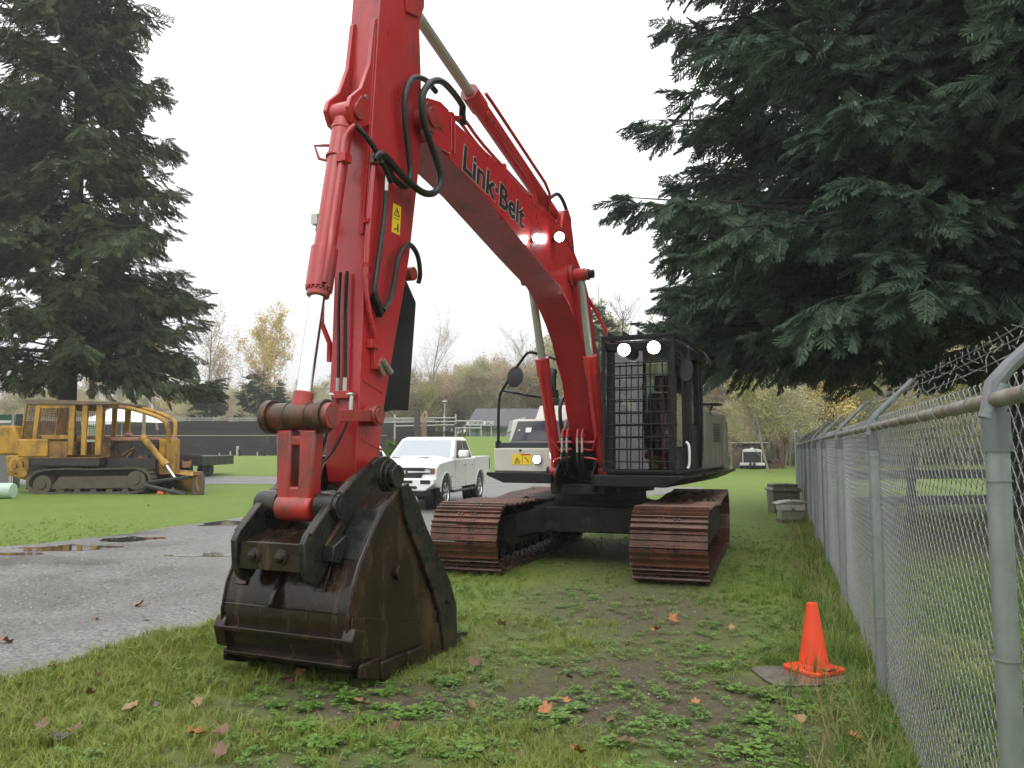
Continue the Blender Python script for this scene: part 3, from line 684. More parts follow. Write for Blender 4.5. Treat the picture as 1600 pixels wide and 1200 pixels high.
    MB().tube(smooth_path([(.6, -.34, 1.4), (.75, -.38, 2.0), (.7, -.4, 2.25), (.45, -.42, 2.38), (.2, -.4, 2.2)], 5), .03, 8).build('swing_hose', RUBBER, EX)
    MB().tube(smooth_path([(.5, -.3, 2.0), (.52, -.36, 2.5), (.6, -.3, 2.85), (.3, -.28, 2.9)], 5), .022, 8).build('swing_hose', RUBBER, EX)
boom()

def stick():
    front = [(6.26, 6.0), (6.31, 5.5), (6.36, 5.0), (6.40, 4.47), (6.50, 3.2), (6.52, 2.5), (6.55, 1.9), (6.58, 1.52), (6.54, 1.36), (6.44, 1.30)]
    back = [(6.33, 1.34), (6.27, 1.5), (6.21, 1.9), (6.03, 2.56), (5.94, 2.86), (5.83, 3.27), (5.70, 4.0), (5.65, 4.5), (5.66, 4.9), (5.70, 5.4), (5.62, 5.62), (5.66, 5.82), (5.80, 6.0)]
    S = MB().prism(front+back, -.14, .14, 'y').build('stick', RED, EX, .006)
    MB().cyl((5.80, -.19, 5.70), (5.80, .19, 5.70), .08, n=18).build('cylinder_pin', REDWORN, S, .004)
    e = MB()
    for s in (-1, 1): e.prism([(5.75, 5.45), (5.66, 5.58), (5.66, 5.80), (5.80, 5.88), (6.0, 5.8), (5.95, 5.4)], s*.141, s*.165, 'y')
    e.build('cylinder_ear', RED, S, .004)
    # raised front strips and side weld ribs
    w = MB()
    w.prism([(6.372, 5.0), (6.402, 4.47), (6.502, 3.3), (6.512, 3.3), (6.415, 4.47), (6.385, 5.0)], .085, .128, 'y')
    w.build('reinforcing_strip', RED, S, .002)
    for z0, u0 in ((2.16, 6.5), (1.70, 6.5)): MB().prism([(u0, z0), (u0-.28, z0-.09), (u0-.28, z0-.105), (u0, z0-.02)], .1402, .146, 'y').build('weld_bead', RED, S)
    # lugs that hold the bucket cylinder
    g = MB()
    for s in (-1, 1):
        v = s*.105
        g.prism([(6.33, 5.16), (6.385, 5.12), (6.44, 4.72), (6.55, 4.47), (6.69, 4.34), (6.72, 4.25), (6.66, 4.15), (6.56, 4.13), (6.42, 4.22), (6.36, 4.3)], v-.018, v+.018, 'y')
    L = g.build('cylinder_lug', RED, S, .005)
    k = MB(); k.cyl((6.60, -.15, 4.25), (6.60, .15, 4.25), .065, n=18); k.prism([(6.50, 4.36), (6.56, 4.40), (6.66, 4.28), (6.63, 4.2), (6.55, 4.2)], .124, .138, 'y')
    k.build('lug_pin', REDWORN, L, .003); MB().cyl((6.52, .138, 4.40), (6.52, .155, 4.40), .02, n=6).build('bolt', FITTING, L)
    # hydraulic pipe and coupler down the side
    p = MB(); p.tube(smooth_path([(6.44, .17, 3.86), (6.47, .17, 3.6), (6.50, .165, 3.2), (6.51, .165, 2.86), (6.44, .175, 2.6), (6.36, .175, 2.44)], 4), .022, 8)
    p.box(6.36, 6.46, .141, .19, 2.40, 2.47); p.box(6.26, 6.40, .141, .18, 2.24, 2.40)
    for z in (3.40, 3.05, 2.96): p.box(6.47, 6.53, .141, .185, z-.02, z+.02)
    p.build('side_pipe', RED, S, .003)
    f = MB(); f.cyl((6.30, .18, 2.32), (6.20, .2, 2.22), .03, n=10); f.cyl((6.34, .18, 2.28), (6.28, .19, 2.2), .022, n=10)
    f.box(6.38, 6.48, .16, .2, 3.88, 3.95); f.cyl((6.42, .2, 3.91), (6.42, .24, 3.91), .026, n=8); f.cyl((6.36, .19, 3.92), (6.28, .2, 3.86), .02, n=8)
    f.cyl((6.28, .19, 3.84), (6.285, .19, 3.70), .019, n=8)
    f.build('coupler', FITTING, S)
    MB().tube(smooth_path([(6.285, .19, 3.70), (6.30, .19, 3.5), (6.36, .19, 3.2), (6.42, .19, 2.92), (6.43, .19, 2.84)], 4), .021, 8).build('side_hose', RUBBER, S)
    f = MB(); f.cyl((6.43, .19, 2.86), (6.40, .19, 2.78), .022, n=8); f.prism([(6.43, 2.80), (6.40, 2.84), (6.30, 2.70), (6.33, 2.66)], .145, .2, 'y'); f.build('elbow', GREASE, S)
    MB().tube(smooth_path([(6.30, .19, 2.72), (6.22, .2, 2.82), (6.16, .2, 2.98), (6.12, .2, 3.15), (6.04, .2, 3.28), (5.92, .2, 3.34), (5.78, .19, 3.28), (5.70, .17, 3.14), (5.68, .14, 3.06)], 4), .022, 8).build('side_hose', RUBBER, S)
    # yellow sticker with its symbols
    st = MB().prism([(6.10, 3.66), (5.975, 3.66), (5.995, 3.41), (6.12, 3.41)], .1405, .1425, 'y').build('warning_sticker', YELLOWST, S)
    t = MB()
    for a, b in (((6.085, 3.565), (6.005, 3.565)), ((6.005, 3.565), (6.045, 3.635)), ((6.045, 3.635), (6.085, 3.565))): t.tube([(a[0], .1435, a[1]), (b[0], .1435, b[1])], .004, 4)
    t.tube([(6.045, .1435, 3.58), (6.045, .1435, 3.61)], .004, 4)
    t.box(6.01, 6.095, .1427, .1437, 3.535, 3.541); t.tube([(6.03, .1435, 3.50), (6.03, .1435, 3.43)], .007, 4); t.tube([(6.03, .1435, 3.46), (6.09, .1435, 3.44)], .006, 4)
    t.build('warning_symbol', INK, st)
    # auxiliary hoses and tee on the front face
    h = MB()
    for v in (-.045, .02): h.tube(smooth_path([(6.545, v-.01, 3.0), (6.56, v-.01, 2.7), (6.565, v, 2.4), (6.575, v+.01, 2.12)], 4), .014, 6)
    h.tube(smooth_path([(6.60, -.085, 1.90), (6.62, -.09, 1.78), (6.66, -.11, 1.6)], 3), .012, 6); h.tube(smooth_path([(6.60, .095, 1.92), (6.62, .08, 1.8), (6.70, .02, 1.6), (6.8, -.02, 1.5)], 3), .012, 6)
    h.build('front_hoses', RUBBER, S)
    f = MB()
    for v in (-.035, .03): f.cyl((6.575, v, 2.16), (6.58, v, 2.06), .017, n=8)
    for v in (-.09, .10): f.cyl((6.585, v, 2.02), (6.60, v, 1.88), .016, n=8); f.cyl((6.585, v*.6, 2.03), (6.585, v*1.15, 2.03), .018, n=8)
    f.build('front_fittings', FITTING, S)
    MB().box(6.54, 6.60, -.07, .08, 2.0, 2.06).build('tee_block', RED, S, .004)
    # thumb cylinder behind its black cover along the back
    MB().prism([(5.90, 3.06), (5.80, 3.06), (5.64, 2.9), (5.75, 1.94), (5.98, 1.94), (6.17, 1.9)], -.10, .10, 'y').build('cylinder_cover', BLACK, S, .01)
    MB().cyl((6.06, .0, 1.95), (6.20, 0, 1.45), .035, n=12).build('thumb_rod', CHROME, S)
    kn = MB(); kn.cyl((5.80, -.15, 3.12), (5.80, .17, 3.12), .06, n=14); kn.build('cover_pin', REDWORN, S, .003)
    # big hose loop between boom and stick
    MB().tube(smooth_path([(5.05, .24, 4.90), (5.27, .27, 4.92), (5.57, .31, 4.90), (5.80, .33, 4.80), (5.94, .32, 4.62), (5.90, .31, 4.42), (5.72, .31, 4.20), (5.60, .31, 4.02), (5.66, .30, 3.87), (5.85, .29, 3.80), (6.10, .27, 3.84), (6.32, .25, 3.92), (6.44, .24, 3.95), (6.47, .21, 3.90)], 5), .031, 10).build('hose_loop', RUBBER, S)
    MB().tube(smooth_path([(5.5, .20, 4.86), (5.72, .21, 4.88), (5.95, .22, 4.78), (6.06, .22, 4.58), (6.03, .21, 4.34), (5.95, .2, 4.08), (5.93, .2, 3.95), (6.0, .2, 3.82), (6.2, .2, 3.84), (6.36, .22, 3.93)], 5), .026, 10).build('hose_loop', RUBBER, S)
    MB().tube(smooth_path([(6.66, .14, 4.12), (6.55, .18, 4.05), (6.46, .2, 3.98), (6.36, .215, 3.88), (6.25, .22, 3.78)], 4), .022, 8).build('hose_loop', RUBBER, S)
    MB().tube([(5.05, .24, 4.90), (4.98, .2, 4.86), (4.94, .19, 4.76)], .034, 8).build('hose_end', GREASE, S)

    # bucket cylinder
    a = Vector((6.60, 0, 4.25)); b = Vector((6.88, 0, 2.80)); c = Vector((7.06, 0, 1.86))
    q = MB(); q.cyl(a+(b-a)*.04, a+(b-a)*.80, .083, n=24); q.cyl(a+(b-a)*.78, b, .102, n=24); q.cyl(b, b+(c-b)*.06, .085, n=24); q.cyl(a+(b-a)*.08, a+(b-a)*.10, .09, n=24)
    q.cyl((6.60, -.085, 4.25), (6.60, .085, 4.25), .095, n=18)
    BC = q.build('bucket_cylinder', RED, EX, .003)
    bo = MB(); d = (b-a).normalized(); e1 = Vector((0, 1, 0)); e2 = d.cross(e1)
    for i in range(16):
        t = 2*math.pi*i/16; o = (e1*math.cos(t)+e2*math.sin(t))*.09; bo.cyl(b+o-d*.004, b+o+d*.016, .011, n=6)
    bo.build('head_bolts', RED, BC)
    MB().cyl(b+(c-b)*.02, c, .056, n=24).build('rod', CHROME, BC)
    q = MB(); q.cyl(c+(b-c)*.17, c, .072, n=20); q.build('rod_end', REDWORN, BC, .006)
    p = MB(); o1 = Vector((.06, .085, 0))
    p.tube(smooth_path([Vector((6.66, .14, 4.12)), a+(b-a)*.16+o1, a+(b-a)*.3+o1, a+(b-a)*.66+o1, a+(b-a)*.72+o1*1.1, a+(b-a)*.80+o1*1.25, a+(b-a)*.98+o1*1.1], 3), .021, 8)
    p.tube([a+(b-a)*.18+Vector((.02, -.09, 0)), a+(b-a)*.18+Vector((.06, -.20, .0)), a+(b-a)*.25+Vector((.02, -.17, 0)), a+(b-a)*.27+Vector((0, -.08, 0))], .014, 6)
    for t in (.26,): p.lathe([(.09, -.012), (.098, -.01), (.098, .01), (.09, .012)], Matrix.Translation(a+(b-a)*t) @ d.to_track_quat('Z', 'Y').to_matrix().to_4x4(), 24)
    p.box(6.69, 6.78, .06, .14, 3.80, 3.87)
    p.build('cylinder_pipe', RED, BC, .002)
    f = MB(); f.box(6.60, 6.66, -.26, -.2, 3.38, 3.46); f.cyl((6.6, -.22, 3.40), (6.55, -.28, 3.36), .022, n=8); f.cyl((6.6, -.22, 3.45), (6.6, -.2, 3.52), .018, n=8)
    f.build('far_coupler', FITTING, S); MB().tube([(6.58, -.2, 3.0), (6.58, -.2, 2.6), (6.5, -.18, 2.45), (6.5, -.18, 2.3)], .022, 6).build('far_pipe', RED, S)

    # linkage
    P = Vector((7.06, 0, 1.845)); Q = Vector((7.07, 0, 1.20))
    l = MB(); l.cyl((P.x, -.25, P.z), (P.x, .25, P.z), .098, n=24)
    for v0, v1, r in ((-.29, -.235, .125), (-.10, -.085, .104), (.085, .10, .104), (.19, .235, .122)): l.cyl((P.x, v0, P.z), (P.x, v1, P.z), r, n=12 if r > .11 else 24)
    LP = l.build('link_pin', PIN, EX, .004)
    MB().cyl((P.x, .23, P.z), (P.x, .285, P.z), .098, .092, 24).build('pin_cap', REDWORN, LP, .004); MB().cyl((P.x, .284, P.z), (P.x, .289, P.z), .062, n=20).build('cap_plate', REDWORN, LP, .001)
    h = MB()
    for s, v0, v1 in ((-1, -.16, -.035), (1, .035, .16)):
        h.add([(7.005, v0*1.08, 1.75), (7.115, v0*1.08, 1.75), (7.115, v1*1.08, 1.75), (7.005, v1*1.08, 1.75), (7.0, v0*.9, 1.18), (7.13, v0*.9, 1.18), (7.13, v1*.9, 1.18), (7.0, v1*.9, 1.18)],
              [(0, 1, 2, 3), (4, 5, 6, 7), (0, 1, 5, 4), (1, 2, 6, 5), (2, 3, 7, 6), (3, 0, 4, 7)])
    h.box(7.012, 7.108, -.09, .09, 1.63, 1.71); h.box(7.006, 7.122, -.08, .08, 1.20, 1.35)
    h.cyl((7.07, -.15, 1.20), (7.07, .15, 1.20), .095, n=20)
    HL = h.build('bucket_link', REDWORN, EX, .018)
    for s in (-1, 1):
        g = MB(); v = s*.205; g.prism([(7.05, 1.80), (7.05, 1.89), (6.44, 1.915), (6.44, 1.825)], v-.03, v+.03, 'y'); g.cyl((6.44, v-.05, 1.87), (6.44, v+.05, 1.87), .083, n=20)
        g.build('side_link', REDWORN, EX, .006)
    pl = MB().cyl((6.44, -.24, 1.87), (6.44, .27, 1.87), .06, n=18).build('side_link_pin', REDWORN, EX, .004)
stick()

def bucket():
    outer = [(6.62, 1.30), (6.80, 1.19), (6.95, 1.02), (7.08, .84), (7.17, .66), (7.21, .48), (7.19, .31), (7.10, .16), (6.93, .06), (6.70, .015), (6.30, .0), (5.78, .0)]
    inner = [(5.78, .035), (6.30, .035), (6.69, .05), (6.91, .095), (7.07, .19), (7.155, .32), (7.175, .48), (7.135, .65), (7.045, .82), (6.92, .99), (6.78, 1.15), (6.60, 1.26)]
    W_ = .52
    B = MB().prism(outer+inner, -W_, W_, 'y').build('bucket', STEEL, EX, .003)
    side = outer+[(5.74, .12), (5.76, .34), (5.88, .56), (6.06, .77), (6.27, 1.03), (6.43, 1.26), (6.52, 1.32)]
    band = [(5.74, .02), (5.76, .34), (5.88, .56), (6.06, .77), (6.27, 1.03), (6.43, 1.26), (6.53, 1.36), (6.62, 1.34), (6.56, 1.10), (6.38, .85), (6.22, .62), (6.05, .36), (5.96, .02)]
    low = [(7.20, .33), (7.11, .155), (6.94, .055), (6.70, .012), (6.30, -.003), (5.97, -.003), (6.02, .24), (6.35, .33), (6.75, .40), (7.0, .47), (7.19, .50)]
    for s in (-1, 1):
        def pr(poly, a, b): return MB().prism(poly, s*a, s*b, 'y')
        pl = pr(side, W_, W_+.028).build('side_plate', STEEL, B, .003)
        pr(band, W_+.029, W_+.062).build('side_cutter', STEELB, pl, .006)
        pr(low, W_+.029, W_+.042).build('wear_plate', STEEL, pl, .004)
        for k, (u0, u1, z0, z1) in enumerate(((6.90, 7.13, .03, .19), (6.55, 6.88, -.002, .15), (6.18, 6.53, -.004, .14))):
            pr([(u0, z0), (u1, z0 if k else .10), (u1, z1), (u0, z1)], W_+.043, W_+.075).build('heel_block', STEEL, pl, .012)
        pr([(7.02, .20), (7.20, .22), (7.24, .36), (7.2, .44), (7.06, .40)], W_-.02, W_+.072).build('heel_shroud', STEEL, pl, .015)
        MB().cyl((6.62, s*(W_+.03), .72), (6.62, s*(W_+.06), .72), .055, n=14).build('side_bolt', STEEL, pl, .004)
        for u_, z_ in ((5.90, .40),): MB().cyl((u_, s*(W_+.06), z_), (u_, s*(W_+.085), z_), .035, n=10).build('cutter_bolt', STEELB, pl, .003)
        # welded edge bead along the curved shell
        MB().tube([(x+.004, s*(W_+.014), z) for x, z in outer[:9]], .012, 6).build('edge_bead', STEEL, pl)
    # wear strips across the back and bottom
    for (u_, z_, a) in ((7.185, .36, 5), (7.12, .20, 35)):
        M = Matrix.Translation((u_, 0, z_)) @ Matrix.Rotation(R(a), 4, 'Y'); MB().box(-.02, .055, -W_-.02, W_+.02, -.016, .016, M).build('wear_strip', STEEL, B, .006)
    for v in (-.40, .28): MB().prism([(6.98, .99), (7.09, .83), (7.178, .655), (7.19, .66), (7.10, .85), (6.99, 1.0)], v-.05, v+.05, 'y').build('shell_strap', STEEL, B, .003)
    MB().prism([(7.125, .76), (7.15, .74), (7.26, .60), (7.27, .55), (7.24, .53), (7.19, .55)], -.08, -.045, 'y').build('lifting_eye', STEEL, B, .006)
    MB().prism([(7.205, .53), (7.21, .53), (7.215, .525), (7.21, .52)], -W_+.01, W_-.01, 'y').build('weld_seam', STEEL, B)
    # lip and teeth
    MB().prism([(5.86, .0), (5.62, .02), (5.60, .04), (5.86, .06)], -W_-.03, W_+.03, 'y').build('lip', STEELB, B, .004)
    for v in (-.47, -.235, 0, .235, .47):
        t = MB(); t.add([(5.70, v-.06, -.01), (5.70, v+.06, -.01), (5.70, v+.06, .10), (5.70, v-.06, .10), (5.42, v-.045, .03), (5.42, v+.045, .03), (5.42, v+.045, .05), (5.42, v-.045, .05)],
                        [(0, 1, 2, 3), (4, 5, 6, 7), (0, 1, 5, 4), (1, 2, 6, 5), (2, 3, 7, 6), (3, 0, 4, 7)])
        t.box(5.68, 5.86, v-.05, v+.05, -.008, .09); t.build('tooth', STEELB, B, .01)
    # ears with their bosses
    ear = [(6.20, 1.30), (6.26, 1.48), (6.38, 1.56), (6.52, 1.55), (6.62, 1.50), (6.86, 1.40), (7.16, 1.21), (7.35, 1.05), (7.385, .99), (7.37, .82), (7.33, .74), (7.27, .70), (7.20, .73), (7.10, .86), (6.95, 1.00), (6.72, 1.20), (6.45, 1.16)]
    for s in (-1, 1):
        v = s*.29
        E_ = MB().prism(ear, v-.025, v+.025, 'y').build('ear', STEELB, B, .008)
        MB().tube([(6.62, v+s*.028, 1.49), (6.86, v+s*.028, 1.385), (7.16, v+s*.028, 1.195), (7.33, v+s*.028, 1.05)], .014, 6).build('edge_bead', STEEL, E_)
        b = MB(); b.cyl((6.40, v-s*.09, 1.405), (6.40, v+s*.045, 1.405), .135, n=28); b.cyl((6.40, v+s*.045, 1.405), (6.40, v+s*.075, 1.405), .112, n=28); b.cyl((6.40, v+s*.075, 1.405), (6.40, v+s*.12, 1.405), .088, n=24)
        b.build('hinge_boss', STEELB, E_, .006)
        b = MB(); b.cyl((7.03, v-s*.12, 1.215), (7.03, v+s*.035, 1.215), .10, n=24); b.cyl((7.03, v+s*.035, 1.215), (7.03, v+s*.07, 1.215), .092, n=24); b.cyl((7.03, v+s*.07, 1.215), (7.03, v+s*.075, 1.215), .06, n=20)
        b.build('link_boss', STEELB, E_, .006)
        MB().prism([(7.05, 1.02), (7.18, .96), (7.20, .86), (7.10, .84), (6.98, .98)], v+s*.026, v+s*.11, 'y').build('ear_gusset', STEELB, E_, .008)
        MB().prism([(6.62, 1.02), (6.80, 1.19), (6.98, 1.0), (7.07, .86), (6.88, .92)], v+s*.026, s*(W_-.002), 'y').build('shoulder_plate', STEELB, E_, .008)
        MB().prism([(7.0, 1.10), (7.17, .95), (7.19, .965), (7.01, 1.125)], v+s*.026, v+s*.05, 'y').build('ear_rib', PIN, E_, .003)
    MB().prism([(6.95, 1.04), (7.12, 1.045), (7.35, .985), (7.355, .80), (7.15, .82), (6.98, .97)], -.264, .264, 'y').build('torque_box', STEEL, B, .006)
    for v in (-.13, .10):
        M = Matrix.Translation((7.352, v, .89)) @ Matrix.Rotation(R(90), 4, 'Y')
        n_ = MB().lathe([(.055, 0), (.055, .012), (.036, .014), (.032, .04), (.015, .046)], M, 18).build('bolt', STEEL, B, .002)
bucket()
# ---------------------------------------------------------------- pickup truck
WHITE = mat('white_car_paint', (.80, .80, .80), (.77, .77, .77), 1.5, .3, coat=.25, rvar=.06, spec=.3)
CARGL = mat('car_window', (.03, .035, .038), (.04, .045, .05), 1, .05, rvar=.02, spec=1, coat=1)
WSGL = mat('windscreen_glass', (.26, .30, .32), (.22, .26, .28), 1, .06, metal=.4, rvar=.02, coat=1)  # pale base and part metal stand in for the reflected sky
TYRE = mat('tyre_rubber', (.012, .012, .012), (.02, .02, .02), 20, .7, bump=.1)
RIM = mat('alloy_rim', (.6, .6, .62), (.5, .5, .52), 6, .22, metal=.9)
PLAST = mat('black_plastic', (.012, .012, .013), (.018, .018, .019), 10, .4)
LENS = mat('headlamp_lens', (.05, .055, .06), (.10, .105, .11), 8, .08, metal=.4, coat=1)
LENSW = mat('headlamp_clear', (.7, .72, .74), (.6, .62, .64), 8, .08, metal=.5, coat=1)
AMBER = mat('amber_lens', (.22, .06, .02), (.18, .05, .02), 8, .15, coat=1)
GREYM = mat('silver_badge', (.7, .7, .7), (.6, .6, .6), 5, .2, metal=.8)
def pickup():
    T = empty('pickup_truck', (-2.35, 23.55, 0), R(-102), 'white crew cab pickup truck on the gravel with its far front door open', 'pickup truck')
    A = 1.83; zc = .43
    prof = [(-3.02, .66), (-3.06, 1.10), (-3.02, 1.37), (-1.16, 1.37), (-1.15, 1.33), (1.02, 1.31), (1.12, 1.31), (2.45, 1.22), (2.68, 1.12), (2.74, .95), (2.70, .62), (2.38, .60)]
    prof += arc(A, zc, .53, 15, 165, 12)+[(1.25, .52), (-1.25, .52)]+arc(-A, zc, .53, 15, 165, 12)+[(-2.5, .58)]
    B = MB().box(-2.95, 2.6, -.80, .80, .50, 1.12).build('body', WHITE, T, .03)
    for s in (-1, 1):
        MB().prism(prof, s*.78, s*1.0, 'y').build('side_panel', WHITE, B, .035)
        for x in (A, -A):
            MB().tube([(p[0], s*1.0, p[1]) for p in arc(x, zc, .54, 5, 175, 14)], .014, 6).build('wheel_arch', WHITE, B)
            MB().cyl((x, s*.55, zc), (x, s*.79, zc), .52, n=20).build('arch_liner', PLAST, B)
        st = MB(); st.box(-1.15, 1.2, s*.90, s*1.04, .40, .455); st.box(-1.1, -1.0, s*.7, s*.95, .42, .5); st.box(1.0, 1.1, s*.7, s*.95, .42, .5)
        st.build('side_step', PLAST, B, .015)
    # bonnet with raised centre and scoops
    h = MB(); rows = []
    for x, ze, zcn in ((1.0, 1.33, 1.40), (1.6, 1.29, 1.385), (2.2, 1.235, 1.33), (2.6, 1.16, 1.245), (2.74, 1.10, 1.15)):
        rows.append([(x, -.97, ze-.05), (x, -.86, ze+.005), (x, -.55, zcn-.01), (x, -.3, zcn), (x, .3, zcn), (x, .55, zcn-.01), (x, .86, ze+.005), (x, .97, ze-.05)])
    vs = [p for r in rows for p in r]; k = 8
    h.add(vs+[(p[0], p[1]*.97, 1.0) for p in vs], [(i*k+j, i*k+j+1, (i+1)*k+j+1, (i+1)*k+j) for i in range(4) for j in range(7)])
    n0 = len(vs)
    h.f += [(4*k+j, 4*k+j+1, n0+4*k+j+1, n0+4*k+j) for j in range(7)]
    h.build('bonnet', WHITE, B, 0, 60)
    for s in (-1, 1): MB().prism([(1.75, .0), (1.98, .0), (1.95, .02), (1.75, .012)], s*.28, s*.52, 'y', Matrix.Translation((0, 0, 1.355))).build('bonnet_scoop', PLAST, B)
    # cab
    zt, zb = 1.94, 1.325
    base = [(-1.12, .94), (1.04, .94)]; 
    c = MB(); lo = [(-1.14, -.95, zb), (1.06, -.95, zb), (1.06, .95, zb), (-1.14, .95, zb)]
    mid = [(-.92, -.80, zt-.07), (.36, -.80, zt-.07), (.36, .80, zt-.07), (-.92, .80, zt-.07)]; hi = [(-.84, -.70, zt), (.18, -.70, zt), (.18, .70, zt), (-.84, .70, zt)]
    c.add(lo+mid+hi, [(0, 1, 2, 3), (8, 9, 10, 11)]+[(i, (i+1) % 4, 4+(i+1) % 4, 4+i) for i in range(4)]+[(4+i, 4+(i+1) % 4, 8+(i+1) % 4, 8+i) for i in range(4)])
    C_ = c.build('cab', WHITE, B, .03)
    def quad(a, b, c_, d, u0, u1, w0, w1, off, m, name):
        a, b, c_, d = map(Vector, (a, b, c_, d)); nrm = (b-a).cross(d-a).normalized()*off
        def P(u, w): return (a*(1-u)+b*u)*(1-w)+(d*(1-u)+c_*u)*w
        q = [P(u0, w0), P(u1, w0), P(u1, w1), P(u0, w1)]
        MB().add([p+nrm for p in q]+[p-nrm for p in q], [(0, 1, 2, 3), (4, 5, 6, 7), (0, 1, 5, 4), (1, 2, 6, 5), (2, 3, 7, 6), (3, 0, 4, 7)]).build(name, m, C_, .004)
    quad(lo[1], lo[2], mid[2], mid[1], .05, .95, .04, .96, .008, WSGL, 'windscreen')
    for s, (i, j) in ((1, (2, 3)), (-1, (1, 0))):
        a, b, c2, d = lo[i], lo[j], mid[j], mid[i]
        quad(a, b, c2, d, .14, .52, .03, .93, .008, CARGL, 'side_window'); quad(a, b, c2, d, .55, .90, .03, .93, .008, CARGL, 'side_window')
    quad(lo[3], lo[0], mid[0], mid[3], .08, .92, .1, .9, .008, CARGL, 'rear_window')
    for s in (-1, 1):
        if s > 0:
            m_ = MB(); m_.box(.70, .84, .98, 1.06, 1.36, 1.40); m_.build('mirror_arm', PLAST, B)
            m_ = MB(); m_.box(.66, .86, 1.04, 1.32, 1.36, 1.56); m_.build('mirror', WHITE, B, .04)
        for x in (.05, -.85): MB().box(x-.09, x+.09, s*1.0, s*1.02, 1.12, 1.155).build('door_handle', GREYM, B, .006)
        for x in (.98, -.12, -1.13): MB().box(x-.004, x+.004, s*.999, s*1.0015, .56, 1.31).build('door_gap', PLAST, B)
        MB().box(1.2, 1.38, s*1.0, s*1.003, .82, .86).build('fender_badge', GREYM, B)
    # bed
    b = MB(); b.box(-2.98, -1.2, -.78, .78, .9, 1.1); b.build('bed_floor', PLAST, B); MB().box(-3.05, -2.98, -.79, .79, .72, 1.36).build('tailgate', WHITE, B, .02)
    for s in (-1, 1): MB().box(-3.075, -2.95, s*.84, s*1.004, .95, 1.3).build('tail_light', mat('red_lens', (.25, .01, .01), (.2, .01, .01), 5, .1), B, .01)
    # front end
    MB().box(2.60, 2.745, -.93, .93, .62, 1.12).build('nose', WHITE, B, .03)
    G = MB().prism([(-.60, .85), (.60, .85), (.66, .97), (.70, 1.115), (-.70, 1.115), (-.66, .97)], 2.74, 2.765, 'x').build('grille', PLAST, B, .006)
    for s in (-1, 1):
        MB().prism([(s*.24, .985), (s*.86, 1.0), (s*.86, 1.012), (s*.24, 1.025)], 2.766, 2.776, 'x').build('grille_bar', WHITE, G)
        hl = MB().prism([(s*.60, .93), (s*.95, .95), (s*.96, 1.10), (s*.62, 1.115)], 2.60, 2.762, 'x').build('headlight', LENS, B, .008)
        MB().prism([(s*.70, .985), (s*.84, .99), (s*.84, 1.06), (s*.70, 1.07)], 2.763, 2.768, 'x').build('lamp_unit', LENSW, hl); MB().prism([(s*.90, .96), (s*.95, .96), (s*.95, 1.09), (s*.90, 1.09)], 2.763, 2.769, 'x').build('turn_signal', AMBER, hl)
        MB().prism([(s*.63, .70), (s*.88, .70), (s*.90, .755), (s*.88, .80), (s*.63, .80)], 2.925, 2.935, 'x').build('fog_lamp', PLAST, B)
        MB().prism([(s*.33, .575), (s*.52, .575), (s*.55, .61), (s*.52, .65), (s*.33, .65)], 2.925, 2.935, 'x').build('tow_opening', PLAST, B)
    MB().prism([(-1.0, .70), (-.75, .52), (.75, .52), (1.0, .70), (1.0, .84), (-1.0, .84)], 2.66, 2.925, 'x').build('bumper', WHITE, B, .03)
    MB().box(2.924, 2.934, -.42, .42, .715, .79).build('bumper_opening', PLAST, B, .003)
    MB().box(2.2, 2.8, -.82, .82, .38, .56).build('valance', PLAST, B, .03)
    text_part('grille_lettering', 'RAM', .135, GREYM, G, Matrix(((0, 0, 1, 2.767), (1, 0, 0, 0), (0, 1, 0, .955), (0, 0, 0, 1))) @ Matrix.Scale(1.35, 4, (1, 0, 0)), .004, .004, 'CENTER')
    # wheels
    for x in (A, -A):
        for s in (-1, 1):
            y0 = s*.86; M = Matrix.Translation((x, y0, .43)) @ Matrix.Rotation(R(-90*s), 4, 'X')
            Wl = MB().lathe([(.27, -.09), (.30, -.14), (.36, -.145), (.41, -.12), (.43, -.07), (.43, .07), (.41, .12), (.36, .145), (.30, .14), (.27, .09)], M, 32).build('wheel', TYRE, B)
            tr = MB()
            for k2 in range(36):
                a = 2*math.pi*k2/36
                for w, o in ((-.07, 0), (.07, .087)):
                    tr.box(-.03, .03, -.05, .05, .425, .444, M @ Matrix.Rotation(a+o, 4, 'Z') @ Matrix.Translation((0, 0, w)) @ Matrix.Rotation(R(90), 4, 'X'))
            tag(tr.build('tread', TYRE, Wl), kind='stuff')
            r = MB(); r.lathe([(.04, .10), (.06, .115), (.07, .10)], M, 12)
            r.lathe([(.262, .05), (.28, .13), (.268, .135), (.25, .06)], M, 28)
            for k2 in range(6):
                a = 2*math.pi*k2/6
                for d in (-.10, .10): r.box(-.018, .018, .05, .265, .085, .115, M @ Matrix.Rotation(a+d, 4, 'Z'))
            r.build('rim', RIM, Wl, .004)
    # open front door on the far side
    D = Matrix.Translation((1.0, -1.0, 0)) @ Matrix.Rotation(R(62), 4, 'Z')
    d = MB(); d.box(-1.08, -.02, -.06, .02, .56, 1.31, D); dd = d.build('open_door', WHITE, B, .02)
    MB().tube([D @ Vector(p) for p in smooth_path([(-.02, -.02, 1.30), (-.35, .02, 1.62), (-.62, .07, 1.84), (-.86, .09, 1.88), (-1.02, .08, 1.80), (-1.06, -.02, 1.30)], 4)], .035, 6).build('door_window_frame', WHITE, dd)
    MB().box(-.30, -.12, -.28, -.07, 1.36, 1.53, D).build('mirror', PLAST, dd, .03)
    sw = MB(); sw.box(1.0, 1.1, -.8, .8, 1.25, 1.3); sw.build('cowl', PLAST, B)
pickup()

